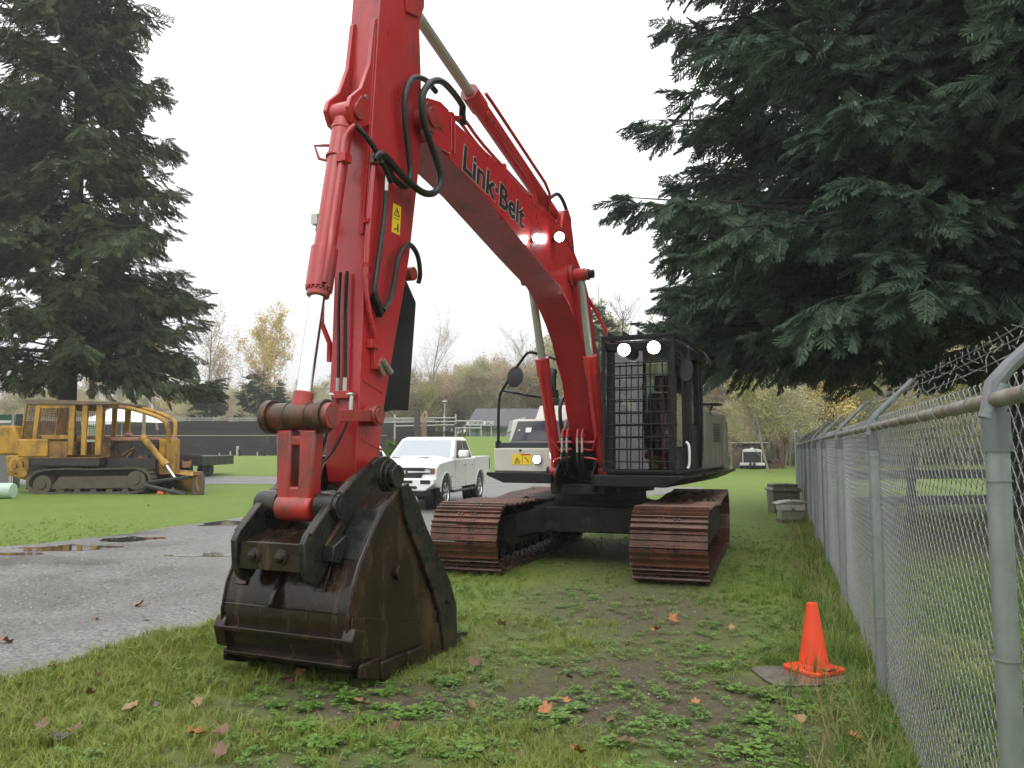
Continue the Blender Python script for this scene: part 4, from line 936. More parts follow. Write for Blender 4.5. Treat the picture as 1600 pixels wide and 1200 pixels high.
# ---------------------------------------------------------------- bulldozer
YEL = mat('rusty_yellow_paint', (.46, .25, .018), (.38, .20, .02), 3, .55, c3=(.08, .038, .018), dirt=.56, dscale=2.2, dstretch=(1, 1, .5), bump=.1)
YELR = mat('very_rusty_yellow', (.34, .17, .02), (.24, .11, .02), 4, .6, c3=(.06, .03, .018), dirt=.5, dscale=3, bump=.1)
PINKR = mat('faded_red_oxide', (.36, .17, .12), (.28, .12, .08), 4, .6, c3=(.12, .05, .03), dirt=.58)
DARKM = mat('oily_engine_dark', (.012, .011, .010), (.03, .025, .02), 8, .6)
MOSS = mat('mossy_rusty_track', (.055, .045, .032), (.09, .075, .05), 5, .75, c3=(.06, .085, .018), dirt=.64, dscale=3, bump=.3, bscale=30)
def bulldozer():
    Yn = 28.4; X0 = -14.8
    D = empty('bulldozer', (X0, Yn+1.2, 0), 0, 'old rusty yellow bulldozer with mesh cab standing on the lawn under the spruce', 'bulldozer')
    k = Yn/FPX
    def q(px, py): return ((px-800)*k-X0, CH-(py-700)*k)       # place on the near side plane (local y = -1.2)
    def pr(name, pts, y0, y1, m, parent=D, bev=.01): return MB().prism([q(*p) for p in pts], y0, y1, 'y').build(name, m, parent, bev)
    for y0, y1, s in ((-1.2, -.72, -1), (.72, 1.2, 1)):
        out = [(50, 744), (58, 737), (72, 733), (95, 732), (113, 731), (135, 732), (161, 732), (190, 731), (212, 730), (226, 732), (236, 739), (240, 749), (236, 760), (226, 768), (210, 771), (70, 772), (55, 769), (46, 761), (46, 751)]
        inn = [(60, 748), (72, 741), (113, 736), (161, 737), (210, 736), (225, 740), (232, 749), (225, 760), (210, 766), (72, 767), (58, 760), (56, 753)]
        o_ = [q(*p) for p in out]; i_ = [q(*p) for p in inn]
        tb = MB(); n = len(o_); cx = sum(p[0] for p in o_)/n; cz = sum(p[1] for p in o_)/n
        inner = [(cx+(p[0]-cx)*.955, cz+(p[1]-cz)*.86) for p in o_]
        vs = [(p[0], y0, p[1]) for p in o_]+[(p[0], y1, p[1]) for p in o_]+[(p[0], y0, p[1]) for p in inner]+[(p[0], y1, p[1]) for p in inner]
        fs = []
        for a in range(n):
            b = (a+1) % n; fs += [(a, b, n+b, n+a), (2*n+a, 2*n+b, 3*n+b, 3*n+a), (a, b, 2*n+b, 2*n+a), (n+a, n+b, 3*n+b, 3*n+a)]
        tb.add(vs, fs); TB = tb.build('track_belt', MOSS, D)
        P = [Vector((p[0], 0, p[1])) for p in o_]+[Vector((o_[0][0], 0, o_[0][1]))]
        gr = MB(); d0 = 0; nxt = 0
        for a in range(len(P)-1):
            e = P[a+1]-P[a]; L_ = e.length
            while nxt < d0+L_:
                p = P[a]+e*((nxt-d0)/L_); t = e.normalized(); nn = Vector((-t.z, 0, t.x))
                if nn.dot(p-Vector((cx, 0, cz))) < 0: nn = -nn
                M = Matrix(((t.x, 0, nn.x, p.x), (0, 1, 0, 0), (t.z, 0, nn.z, p.z), (0, 0, 0, 1)))
                gr.box(-.012, .012, y0, y1, -.01, .045, M); nxt += .19
            d0 += L_
        tag(gr.build('grousers', MOSS, TB), kind='stuff')
        fr = MB(); ym = y0+.1 if s < 0 else y0; fr.prism([q(*p) for p in [(95, 745), (225, 743), (228, 762), (80, 764)]], y0+.08, y1-.08, 'y'); fr.build('track_frame', MOSS, D, .02)
        for px, py, r, nm in ((70, 757, .33, 'sprocket'), (216, 750, .34, 'idler')):
            x, z = q(px, py); w = MB(); w.cyl((x, y0+.02, z), (x, y1-.02, z), r, n=22); w.cyl((x, y0-.03, z), (x, y1+.03, z), r*.45, n=16); w.build(nm, MOSS, D, .015)
        for a in range(5):
            x, z = q(98+a*25, 766); MB().cyl((x, y0+.1, z), (x, y1-.1, z), .11, n=12).build('roller', MOSS, D)
        pr('fender', [(52, 716), (158, 716), (158, 728), (52, 727)], y0, y1, DARKM)
        pr('fender_edge', [(45, 714.5), (160, 714.5), (160, 716), (45, 716)], y0-.01, y1, YELR)
    pr('chassis', [(35, 716), (236, 716), (236, 758), (60, 758), (35, 745)], -.70, .70, DARKM)
    pr('fuel_tank', [(25, 686), (75, 686), (76, 714), (28, 714)], -1.15, 1.0, YEL, D, .05)
    pr('side_box', [(77, 690), (106, 690), (106, 714), (77, 714)], -1.12, -.5, YELR)
    pr('battery_box', [(77, 690), (106, 690), (106, 714), (77, 714)], .5, 1.1, YELR)
    pr('floor_plate', [(77, 711), (158, 711), (158, 714.2), (77, 714.2)], -.49, .49, YELR)
    seat = MB(); x0, z0 = q(95, 700); seat.box(x0-.3, x0+.2, -.3, .3, z0-.2, z0); seat.box(x0-.35, x0-.2, -.3, .3, z0, z0+.55); seat.build('seat', DARKM, D, .04)
    # cab posts, roof, screens
    C = pr('roof', [(35, 624), (60, 624), (180, 628), (180, 632), (40, 632)], -1.15, 1.15, mat('rusty_roof', (.09, .06, .045), (.15, .10, .08), 4, .6, c3=(.22, .12, .03), dirt=.6))
    for y in (-1.1, 1.0):
        for (a, b) in (((53, 60), (49, 55)), ((105, 114), (105, 113)), ((126, 134), (126, 133)), ((148, 157), (148, 156))):
            pr('cab_post', [(a[0], 632), (a[1], 632), (b[1], 711 if a[0] > 100 else 686), (b[0], 711 if a[0] > 100 else 686)], y, y+.1, YEL, C)
        pr('window_frame', [(64, 680), (105, 680), (105, 686), (64, 686)], y, y+.08, YEL, C); pr('window_frame', [(60, 632), (105, 632), (105, 638), (60, 638)], y, y+.08, YEL, C)
        g = MB()
        for a in range(13):
            px = 65+a*3.1; (x, z), (x2, z2) = q(px, 638), q(px-2, 680); g.tube([(x, y+.05, z), (x2, y+.05, z2)], .008, 4)
        for a in range(14):
            py = 640+a*3; (x, z), (x2, z2) = q(63, py), q(104, py); g.tube([(x, y+.05, z), (x2, y+.05, z2)], .008, 4)
        tag(g.build('mesh_screen', YELR, C), kind='stuff')
        # rear quarter screen, leaning out
        g = MB()
        for a in range(16):
            py = 634+a*3; t = a/15; (x, z), (x2, z2) = q(38-6*t, py), q(56-4*t, py); g.tube([(x, y+.05, z), (x2, y+.05, z2)], .008, 4)
        for a in range(7): (x, z), (x2, z2) = q(38+a*3, 633), q(32+a*3.2, 681); g.tube([(x, y+.05, z), (x2, y+.05, z2)], .008, 4)
        tag(g.build('mesh_screen', YELR, C), kind='stuff')
        pr('screen_edge', [(36, 632), (39, 632), (33, 682), (30, 682)], y, y+.08, YEL, C)
    g = MB()
    for a in range(24): y = -1.05+a*.09; (x, z), (x2, z2) = q(36, 632), q(31, 682); g.tube([(x, y, z), (x2, y, z2)], .008, 4)
    for a in range(14): (x, z) = q(36-5*a/13, 632+50*a/13); g.tube([(x, -1.05, z), (x, 1.05, z)], .008, 4)
    tag(g.build('rear_screen', YELR, C), kind='stuff')
    # engine, hood, sweeps
    pr('hood', [(157, 682.5), (250, 683), (250, 688), (157, 689)], -.42, .42, PINKR, D, .03)
    pr('dash', [(136, 680), (150, 684), (157, 684), (157, 713), (140, 713)], -.4, .4, YELR)
    E_ = pr('engine', [(166, 690), (233, 690), (230, 724), (170, 724)], -.36, .36, DARKM, D, .06)
    rnd = random.Random(3); 
    for a in range(9):
        px, py = rnd.uniform(172, 228), rnd.uniform(692, 718); x, z = q(px, py); r = rnd.uniform(.05, .12)
        MB().cyl((x, -.36, z), (x, -.36-rnd.uniform(.04, .12), z), r, n=10).build('engine_fitting', rnd.choice([DARKM, YELR, DARKM, MOSS]), E_)
    pi = MB(); pi.tube([(*[q(176, 712)[0]], -.42, q(176, 712)[1]), (q(186, 704)[0], -.44, q(186, 704)[1]), (q(196, 700)[0], -.42, q(196, 700)[1])], .02, 5)
    pi.build('engine_pipe', YEL, E_); pi = MB(); pi.tube([(q(182, 722)[0], -.42, q(182, 722)[1]), (q(186, 712)[0], -.43, q(186, 712)[1]), (q(192, 706)[0], -.42, q(192, 706)[1])], .03, 5); pi.build('engine_pipe', YEL, E_)
    pr('engine_guard', [(156, 718), (170, 723), (190, 726), (212, 724), (228, 716), (237, 716), (237, 738), (226, 730), (160, 731), (156, 730)], -.55, .55, YELR)
    pr('radiator', [(236, 686), (252, 686), (252, 742), (238, 742)], -.5, .5, YEL, D, .02)
    ex = MB(); x, z = q(199, 684); ex.cyl((x, .1, z), (x, .1, q(199, 642)[1]), .075, .06, 12); ex.build('exhaust', mat('pale_rusty_pipe', (.3, .3, .22), (.2, .17, .1), 6, .6), D)
    x, z = q(177, 684); a = MB(); a.cyl((x, -.05, z), (x, -.05, z+.12), .07, n=12); a.cyl((x, -.05, z+.12), (x, -.05, z+.2), .16, .12, 14); a.build('air_cleaner', PINKR, D)
    for y, pts in ((-1.0, [(166, 633), (185, 636), (200, 638.5), (225, 646), (245, 655), (253, 668), (254, 690), (253, 722)]), (.9, [(170, 633), (190, 636), (205, 640), (225, 648), (238, 656), (241, 668), (241, 690), (241, 715)])):
        MB().tube(smooth_path([(q(*p)[0], y*(1-.45*i/7), q(*p)[1]) for i, p in enumerate(pts)], 4), .075, 8).build('sweep_bar', YEL, D)
    a, b, c = q(214, 682), q(252, 725), q(268, 747)
    cy = MB(); cy.cyl((a[0], -.75, a[1]), (b[0], -.75, b[1]), .115, n=14); cy.cyl((b[0]-.1, -.75, b[1]+.11), (b[0]+.04, -.75, b[1]-.05), .14, n=14); cy.cyl((a[0], -.75, a[1]), (a[0]+.1, -.75, a[1]-.11), .14, n=14)
    cy = cy.build('lift_cylinder', YEL, D); MB().cyl((b[0], -.75, b[1]), (c[0], -.75, c[1]), .045, n=10).build('rod', CHROME, cy)
    # angled blade
    near = Vector((4.05, -1.75)); far = Vector((1.55, 1.9)); e = (far-near).normalized(); nn = Vector((-e.y, e.x)); nn = nn if nn.x > 0 else -nn
    bl = MB(); zs = [(0.02, .10), (.2, -.06), (.45, -.12), (.65, -.08), (.80, .04)]
    vs = []
    for p in (near, far):
        for z, d in zs: vs.append((p.x+nn.x*d, p.y+nn.y*d, z))
        for z, d in zs: vs.append((p.x+nn.x*(d-.06), p.y+nn.y*(d-.06), z))
    fs = []
    for i in range(4): fs += [(i, i+1, 11+i, 10+i), (5+i, 6+i, 16+i, 15+i), (i, i+1, 6+i, 5+i), (10+i, 11+i, 16+i, 15+i)]
    fs += [(0, 10, 15, 5), (4, 14, 19, 9)]
    bl.add(vs, fs); BL = bl.build('blade', mat('blade_steel', (.34, .19, .02), (.22, .12, .025), 3, .55, c3=(.05, .035, .02), dirt=.56, dscale=2.5), D)
    ba = near-nn*.10; bb = far-nn*.10
    MB().add([(ba.x, ba.y, .72), (ba.x+nn.x*.14, ba.y+nn.y*.14, .80), (ba.x-nn.x*.22, ba.y-nn.y*.22, .66), (bb.x, bb.y, .72), (bb.x+nn.x*.14, bb.y+nn.y*.14, .80), (bb.x-nn.x*.22, bb.y-nn.y*.22, .66)],
             [(0, 1, 2), (3, 4, 5), (0, 1, 4, 3), (1, 2, 5, 4), (2, 0, 3, 5)]).build('blade_top_rail', YEL, BL, .01)
    MB().prism([(near.x-.32, .0), (near.x+.10, .0), (near.x+.12, .5), (near.x+.05, .80), (near.x-.28, .80)], near.y-.03, near.y+.05, 'y').build('blade_end', mat('blade_end_rust', (.06, .04, .028), (.1, .065, .04), 5, .6), BL, .02)
    x, z = q(287, 726); MB().box(x-.12, x+.12, -.9, -.65, z-.12, z+.1).build('blade_bracket', YELR, BL, .02)
    ar = MB(); (x, z), (x2, z2) = q(229, 757), q(300, 772); ar.tube([(x, -1.32, z), (x2, -1.5, z2)], .085, 6); ar.build('push_arm', DARKM, D)
    ar = MB(); (x, z), (x2, z2) = q(238, 753), q(308, 744); ar.tube([(x, -1.28, z), (x2, -1.55, z2)], .065, 6); ar.build('blade_brace', DARKM, D)
    ar = MB(); x, z = q(229, 757); ar.cyl((x, -1.4, z), (x, -1.2, z), .12, n=12); ar.build('trunnion', MOSS, D)
    # winch at the back
    wx, wz = q(12, 728); w = MB(); w.prism([q(*p) for p in [(-6, 712), (24, 711), (40, 716), (42, 745), (34, 753), (14, 748), (-4, 742)]], -.55, .55, 'y'); Wn = w.build('winch', YEL, D, .05)
    for px, py, r in ((12, 728, .28), (24, 739, .18)): x, z = q(px, py); MB().cyl((x, -.56, z), (x, -.64, z), r, n=18).build('winch_cover', YEL, Wn, .03)
    x, z = q(12, 728); MB().cyl((x, -.64, z), (x, -.72, z), .09, n=8).build('winch_nut', YEL, Wn)
    pr('fairlead', [(-22, 664), (2, 664), (14, 684), (16, 711), (-22, 711)], -.5, .5, YEL, D, .08)
bulldozer()

# ---------------------------------------------------------------- traffic cone on a wet slab
def cone():
    O = mat('orange_plastic', (.74, .062, .012), (.64, .05, .012), 5, .38, c3=(.42, .06, .03), dirt=.66, dscale=7, bump=.05, bscale=40)
    x, y = gnd(1272, 1052)
    c = empty('traffic_cone', (x, y, .022), R(28), 'plain bright orange traffic cone standing by the chain link fence', 'traffic cone')
    b = MB(); pts = []
    for k in range(4):
        for j in (-1, 0, 1):
            a = R(45+90*k+j*7); pts.append((.205*math.cos(a)*(1 if j else 1.03), .205*math.sin(a)*(1 if j else 1.03)))
    b.prism(pts, 0, .028, 'z'); b.build('base', O, c, .006)
    MB().lathe([(.118, .026), (.112, .045), (.104, .05), (.040, .455), (.036, .475), (.028, .478)], Matrix(), 32).build('body', O, c)
    s = MB(); rnd = random.Random(9)
    ca, sa = math.cos(.12), math.sin(.12); ring = []
    for (p0, p1) in (((-.30, -.24), (.27, -.24)), ((.27, -.24), (.27, .22)), ((.27, .22), (-.30, .22)), ((-.30, .22), (-.30, -.24))):
        for i in range(7):
            u = p0[0]+(p1[0]-p0[0])*i/7+rnd.uniform(-.012, .012); w = p0[1]+(p1[1]-p0[1])*i/7+rnd.uniform(-.012, .012)
            ring.append((x-.12+u*ca-w*sa, y-.09+u*sa+w*ca))
    s.prism(ring, .002, .021, 'z')
    o = s.build('ground_slab', mat('wet_concrete', (.15, .125, .105), (.085, .072, .06), 9, .14, rvar=.1, bump=.1), None, .006)
    tag(o, 'small wet grey brown concrete slab in the grass under the orange cone', 'slab')
cone()

# ---------------------------------------------------------------- chain link fence with barbed wire
def fence():
    GALV = mat('galvanised_steel', (.30, .32, .33), (.24, .26, .27), 12, .42, metal=.55, rvar=.12, c3=(.20, .20, .19), dirt=.66, dscale=8)
    GALR = mat('weathered_rail', (.20, .18, .15), (.28, .26, .23), 10, .5, metal=.3, c3=(.13, .09, .06), dirt=.56, dscale=6, bump=.1)
    WIRE = mat('wire', (.28, .29, .29), (.18, .19, .19), 30, .4, metal=.5)
    ARMM = mat('dull_arm_steel', (.17, .18, .19), (.13, .14, .15), 12, .5, metal=.4)
    sl = 1/3.; D = Vector((sl, 1, 0)).normalized(); Nn = Vector((D.y, -D.x, 0))
    def P(y, off=0, z=0): return Vector((.61+sl*y, y, 0))+Nn*off+Vector((0, 0, z))
    F = empty('chain_link_fence', tuple(P(2.25)), 0, 'galvanised chain link fence with barbed wire top running away along the right side', 'fence')
    o0 = P(2.25)
    def L(p): return p-o0
    ys = [2.25+2.98*k for k in range(-1, 10)]
    posts = []
    pm = MB(); pm.cyl((0, 0, -.05), (0, 0, 1.70), .031, n=18)
    cp = MB(); cp.cyl((0, 0, 1.62), (0, 0, 1.72), .036, n=18); cp.cyl((0, 0, 1.61), (0, 0, 1.63), .039, n=18)
    top = Nn*.25+Vector((0, 0, 2.06))
    cp.cyl(tuple(Nn*-.012+Vector((0, 0, 1.70))), tuple(Nn*.02+Vector((0, 0, 1.80))), .034, .026, 14)
    cp.tube([tuple(Nn*-.015+Vector((0, 0, 1.71))), tuple(Nn*.0+Vector((0, 0, 1.80))), tuple(Nn*.04+Vector((0, 0, 1.85))), tuple(top)], [.026, .025, .021, .015], 10)
    post_me = pm.mesh('post', GALV); arm_me = cp.mesh('barb_arm', ARMM)
    tie = MB(); tie.lathe([(.033, -.0016), (.036, -.0016), (.036, .0016), (.033, .0016)], Matrix(), 16); tie.cyl((.035, 0, 0), (.05, .01, .004), .002, n=5); tie_me = tie.mesh('tie', WIRE)
    rt = MB(); rt.lathe([(.0235, -.002), (.0275, -.002), (.0275, .002), (.0235, .002)], Matrix.Rotation(R(90), 4, 'X'), 14); rt_me = rt.mesh('rail_tie', WIRE)
    def put(name, me, p, par, rz=0):
        o = bpy.data.objects.new(name, me); COL.objects.link(o); o.parent = par; o.location = p; o.rotation_euler = (0, 0, rz); return o
    rnd = random.Random(2)
    for i, y in enumerate(ys):
        a = put('post', post_me, L(P(y)), F); put('barb_arm', arm_me, (0, 0, 0), a)
        for z in (.55, 1.03, 1.52): put('tie', tie_me, (0, 0, z+rnd.uniform(-.05, .05)), a, rnd.uniform(1.8, 2.6))
    y0, y1 = ys[0], ys[-1]
    MB().cyl(L(P(y0, 0, 1.755)), L(P(y1, 0, 1.755)), .0225, n=14).build('top_rail', GALR, F)
    y = y0+.3
    while y < 16:
        put('rail_tie', rt_me, L(P(y, 0, 1.755)), F, math.atan2(D.y, D.x)-math.pi/2+rnd.uniform(-.25, .25)); y += rnd.uniform(.24, .36)
    # mesh: flat interlocking zig-zag wires hung on the near side of the posts
    p = .041; n = int((y1-y0)*1.054/p); J = 43; r = .0023
    V = []; Fc = []
    base = P(y0, .038, .06)
    js = np.arange(J+1); zz = np.repeat(js*p, 2)[0:]; 
    for k in range(n):
        far = k*p > 12; sides = 3
        right = (js+k) % 2
        # at each turn two points so that the wire bends over; front leg and back leg of the flat coil lie apart
        s_ = np.stack([k*p+p*right-.0028*(2*right-1), k*p+p*right+.0028*(2*right-1)*.3], 1).ravel()
        z_ = np.stack([js*p-.003, js*p+.003], 1).ravel()
        leg = ((js+k) % 2)*2-1
        d_ = np.stack([-leg*.0042, leg*.0042], 1).ravel()
        pts = np.array(base)[None]+np.outer(s_, np.array(D))+np.outer(d_, np.array(Nn))+np.outer(z_, (0, 0, 1))-np.array(o0)[None]
        # sag and lean of an old fence
        pts += np.outer(.012*np.sin(k*p*2.1)*np.sin(z_*1.7), np.array(Nn))
        m = len(pts); b0 = len(V)*0
        ang = [2*math.pi*q/sides for q in range(sides)]
        ring = np.stack([np.cos(ang), np.sin(ang)], 1)*r
        t = np.gradient(pts, axis=0); t /= np.linalg.norm(t, axis=1)[:, None]
        a = np.cross(t, np.array(Nn)[None]); a /= np.linalg.norm(a, axis=1)[:, None]+1e-9; b = np.cross(t, a)
        vv = (pts[:, None]+ring[None, :, :1]*a[:, None]+ring[None, :, 1:]*b[:, None]).reshape(-1, 3)
        i0 = np.arange(m-1)[:, None]*sides+np.arange(sides)[None]; i1 = np.arange(m-1)[:, None]*sides+(np.arange(sides)[None]+1) % sides
        ff = np.stack([i0, i1, i1+sides, i0+sides], -1).reshape(-1, 4)+k*m*sides
        V.append(vv); Fc.append(ff)
    V = np.concatenate(V); Fc = np.concatenate(Fc)
    me = bpy.data.meshes.new('wire_mesh'); me.vertices.add(len(V)); me.vertices.foreach_set('co', V.astype('f').ravel())
    me.loops.add(Fc.size); me.loops.foreach_set('vertex_index', Fc.astype('i').ravel()); me.polygons.add(len(Fc))
    me.polygons.foreach_set('loop_start', np.arange(len(Fc), dtype='i')*4); me.update(calc_edges=True); me.validate()
    me.materials.append(WIRE); me.polygons.foreach_set('use_smooth', [True]*len(Fc))
    o = bpy.data.objects.new('wire_mesh', me); COL.objects.link(o); o.parent = F; tag(o, kind='stuff')
    # barbed strands
    barb = MB()
    for a in range(2):
        t = rnd.uniform(0, 3); v = Vector((0, math.cos(t), math.sin(t)))*.024+Vector((.006*(2*a-1), 0, 0)); barb.tube([-v, v], .0011, 4)
    barb.lathe([(.0032, -.007), (.0032, .007)], Matrix.Rotation(R(90), 4, 'Y'), 6)
    for fr in (.25, .62, .98):
        A_ = Vector((0, 0, 1.83))*(1-fr)+(Nn*.25+Vector((0, 0, 2.07)))*fr
        A_ = Nn*(.06*(1-fr)+.25*fr)+Vector((0, 0, 1.86*(1-fr)+2.07*fr))
        st = MB(); bb = MB(); path1 = []; path2 = []
        y = y0; i = 0
        while y < y1:
            ph = (y-y0)/2.98 % 1; sag = -.018*math.sin(math.pi*ph)
            c = L(P(y))+A_+Vector((0, 0, sag)); w = i*1.3
            e = Nn*.0022*math.cos(w)+Vector((0, 0, .0022*math.sin(w))); path1.append(c+e); path2.append(c-e)
            if i % 4 == 2:
                Mx = Matrix.Translation(c) @ Matrix.Rotation(math.atan2(D.y, D.x), 4, 'Z') @ Matrix.Rotation(rnd.uniform(0, 3), 4, 'X')
                k0 = len(bb.v); bb.v += [tuple(Mx @ Vector(q)) for q in barb.v]; bb.f += [tuple(z+k0 for z in q) for q in barb.f]
            y += .032 if y < 9 else .09; i += 1
        st.tube(path1, .0013, 4); st.tube(path2, .0013, 4)
        s = st.build('barbed_wire', WIRE, F); tag(bb.build('barbs', WIRE, s), kind='stuff')
    # tall gate posts at the far end
    G = empty('gate_post', tuple(P(29.0)), 0, 'tall grey steel gate post at the far end of the chain link fence', 'post')
    g = MB(); g.cyl((0, 0, 0), (0, 0, 2.2), .06, n=14); g.build('shaft', GALV, G); MB().lathe([(.064, 2.2), (.05, 2.23), (.01, 2.25)], Matrix(), 14).build('cap', GALV, G)
fence()

# ---------------------------------------------------------------- boxes by the fence
def boxes():
    OLIVE = mat('weathered_olive_plastic', (.085, .085, .05), (.06, .06, .038), 5, .6, c3=(.15, .14, .1), dirt=.6)
    PALE = mat('pale_grey_plastic', (.36, .34, .31), (.30, .28, .26), 5, .5)
    SAGE = mat('sage_green_plastic', (.16, .18, .12), (.13, .15, .10), 5, .55)
    x, y = gnd(1236, 816); k = y/FPX
    b = empty('utility_box', (x, y, 0), R(-6), 'small pale grey topped green box with curved lid beside the fence', 'box')
    w = 17*k
    MB().box(-w, w, -.2, .25, .06, .06+14*k).build('lower_box', SAGE, b, .015)
    MB().box(-w*1.06, w*1.06, -.24, .28, .062+14*k, 28*k).build('upper_box', PALE, b, .02)
    MB().box(-.03, .03, -.25, -.242, 19*k, 23*k).build('latch', OLIVE, b)
    l = MB(); pts = [(-w*1.45, 29*k), (-w*.8, 32.5*k), (0, 34*k), (w*.9, 33.5*k), (w*1.3, 32*k), (w*1.3, 30*k), (w*.9, 31*k), (0, 31.4*k), (-w*.8, 29.6*k), (-w*1.4, 27.5*k)]
    l.prism(pts, -.22, .26, 'y'); l.build('lid', PALE, b, .012)
    l = MB(); l.tube(smooth_path([(-w*.2, .0, 40*k), (w*.05, 0, 41*k), (w*.12, 0, 39*k), (w*.05, 0, 34*k)], 3), .02, 6); l.build('handle', OLIVE, b)
    s = MB(); s.box(-w*1.1, w*1.15, -.22, .3, .0, .058); s.build('plinth', mat('damp_timber', (.05, .04, .03), (.03, .025, .02), 8, .7), b, .01)
    x, y = gnd(1228, 803); k = y/FPX; x += .06; y += .1
    b = empty('storage_bin', (x, y, 0), R(-6), 'larger weathered olive green bin behind the small pale box by the fence', 'bin')
    w = 21*k
    MB().prism([(-w*.9, 0), (w*.9, 0), (w, 34*k), (-w, 34*k)], -.0, .75, 'y').build('tub', OLIVE, b, .03)
    l = MB(); l.prism([(-w*1.1, 34*k), (w*1.1, 34*k), (w*1.1, 37*k), (w*.9, 40*k), (-w*.9, 40*k), (-w*1.1, 37*k)], -.06, .8, 'y'); l.build('lid', mat('faded_olive_lid', (.14, .14, .095), (.10, .10, .07), 5, .6), b, .02)
    for v in (-.55, .0, .5): l = MB(); l.box(w*v-.14, w*v+.14, .1, .7, 40*k+.001, 45*k); l.build('lid_rib', OLIVE, b, .02)
boxes()

# ---------------------------------------------------------------- far things on the right: shed, cargo trailer, logs
def rightfar():
    BW = mat('barn_board', (.075, .042, .034), (.11, .068, .055), 3, .75, stretch=(6, 6, .6), island=.35, bump=.1)
    Y = 64; k = Y/FPX
    def q(px, py): return ((px-800)*k, CH-(py-700)*k)
    x0, _ = q(1144, 0); x1, _ = q(1192, 0)
    S = empty('wooden_shed', ((x0+x1)/2, Y, 0), R(-17), 'small open fronted brown board shed with flat roof at the back of the lawn', 'shed')
    hw = (x1-x0)/2; ht = 1.98
    nb = 9
    for i in range(nb):
        a = -hw+i*.155; MB().box(a+.004, a+.150, 0, .03, 0, ht-.1).build('board', BW, S)
    for i in range(2): MB().box(hw-.3+i*.15+.004, hw-.3+i*.15+.146, 0, .03, 0, ht-.1).build('board', BW, S)
    MB().box(-hw, hw, 2.4, 2.45, 0, ht).build('back_wall', BW, S); MB().box(-hw, -hw+.05, .031, 2.39, 0, ht-.1).build('side_wall', BW, S); MB().box(hw-.05, hw, .031, 2.39, 0, ht-.1).build('side_wall', BW, S)
    MB().box(-hw+.3, hw-.31, .0, .05, ht-.3, ht-.1).build('lintel', BW, S)
    MB().prism([(-.35, ht+.02), (2.7, ht-.1), (2.7, ht-.02), (-.35, ht+.10)], -hw-.2, hw+.25, 'x').build('roof', mat('grey_felt_roof', (.16, .15, .15), (.1, .1, .1), 4, .7), S, .01)
    MB().box(-hw-.2, hw+.25, -.38, -.352, ht+.03, ht+.10).build('roof_edge', mat('pale_fascia', (.45, .42, .4), (.4, .37, .35), 4, .6), S)
    T = empty('cargo_trailer', (q(1174, 0)[0]*.965, Y-2.2, 0), R(-17), 'small white and black box trailer parked in front of the wooden shed', 'trailer')
    MB().prism([(-.72, .42), (.72, .42), (.72, 1.35), (.66, 1.50), (.3, 1.56), (-.3, 1.56), (-.66, 1.50), (-.72, 1.35)], 0, 2.4, 'y').build('body', WHITE, T, .03)
    MB().box(-.66, .66, -.02, -.002, .50, 1.33).build('front_panel', mat('dark_grey_panel', (.025, .028, .034), (.03, .034, .04), 5, .35), T)
    for s in (-1, 1): MB().box(s*.24, s*.92, -.06, .1, .28, .48).build('lower_guard', WHITE, T, .02)
    MB().cyl((0, -.12, .42), (0, -.05, .42), .17, n=18).build('spare_wheel', TYRE, T); MB().cyl((0, -.13, .42), (0, -.121, .42), .1, n=16).build('spare_rim', GREYM, T)
    MB().cyl((0, .9, 1.56), (0, .9, 1.64), .12, n=14).build('roof_vent', WHITE, T)
    d = MB(); d.prism([(-.3, .2), (.3, .2), (.06, .3), (-.06, .3)], -.9, -.05, 'y'); d.build('drawbar', PLAST, T)
    for s in (-1, 1): MB().cyl((s*.74, 1.3, .28), (s*.9, 1.3, .28), .28, n=18).build('wheel', TYRE, T)
    # log pile and post
    LG = mat('log_ends', (.16, .10, .07), (.10, .06, .045), 6, .8)
    for i, (px, py, r) in enumerate(((1202, 727, .2), (1209, 727, .22), (1205, 719.5, .17), (1214, 720, .14))):
        x, z = q(px, 700); z = r if i < 2 else .4+r
        MB().cyl((x, Y-.4, z), (x+.1, Y+1.6, z), r, n=12).build('log', LG); o = bpy.data.objects[-1] if False else None
    for o, w in zip([o for o in COL.objects if o.name.split('.')[0] == 'log'], ('bottom left', 'bottom right', 'upper left', 'small upper right')): tag(o, w+' log in the stack beside the wooden shed', 'log', 'logs stacked by the shed')
    x, _ = q(1214, 0); p = MB(); p.cyl((x, Y-1.0, 0), (x, Y-1.0, 2.6), .14, .11, 10); tag(p.build('timber_post', mat('red_brown_timber', (.20, .075, .055), (.14, .055, .04), 3, .8, stretch=(5, 5, .5))), 'bare reddish timber post in front of the log stack', 'post')
    # rails seen through the fence on the far side
    CB = mat('weathered_grey_beam', (.26, .26, .25), (.2, .2, .19), 3, .8, c3=(.12, .12, .1), dirt=.6)
    B = empty('beam_barrier', (14.5, 21, 0), R(14), 'low barrier of grey weathered beams in the grass beyond the chain link fence', 'barrier')
    for z in (.22, .86): MB().box(-7.5, 7.5, -.07, .07, z, z+.22).build('beam', CB, B, .02)
    for i in range(7): MB().box(-7.2+i*2.4, -7.0+i*2.4, .071, .2, 0, 1.15).build('upright', CB, B, .02)
rightfar()
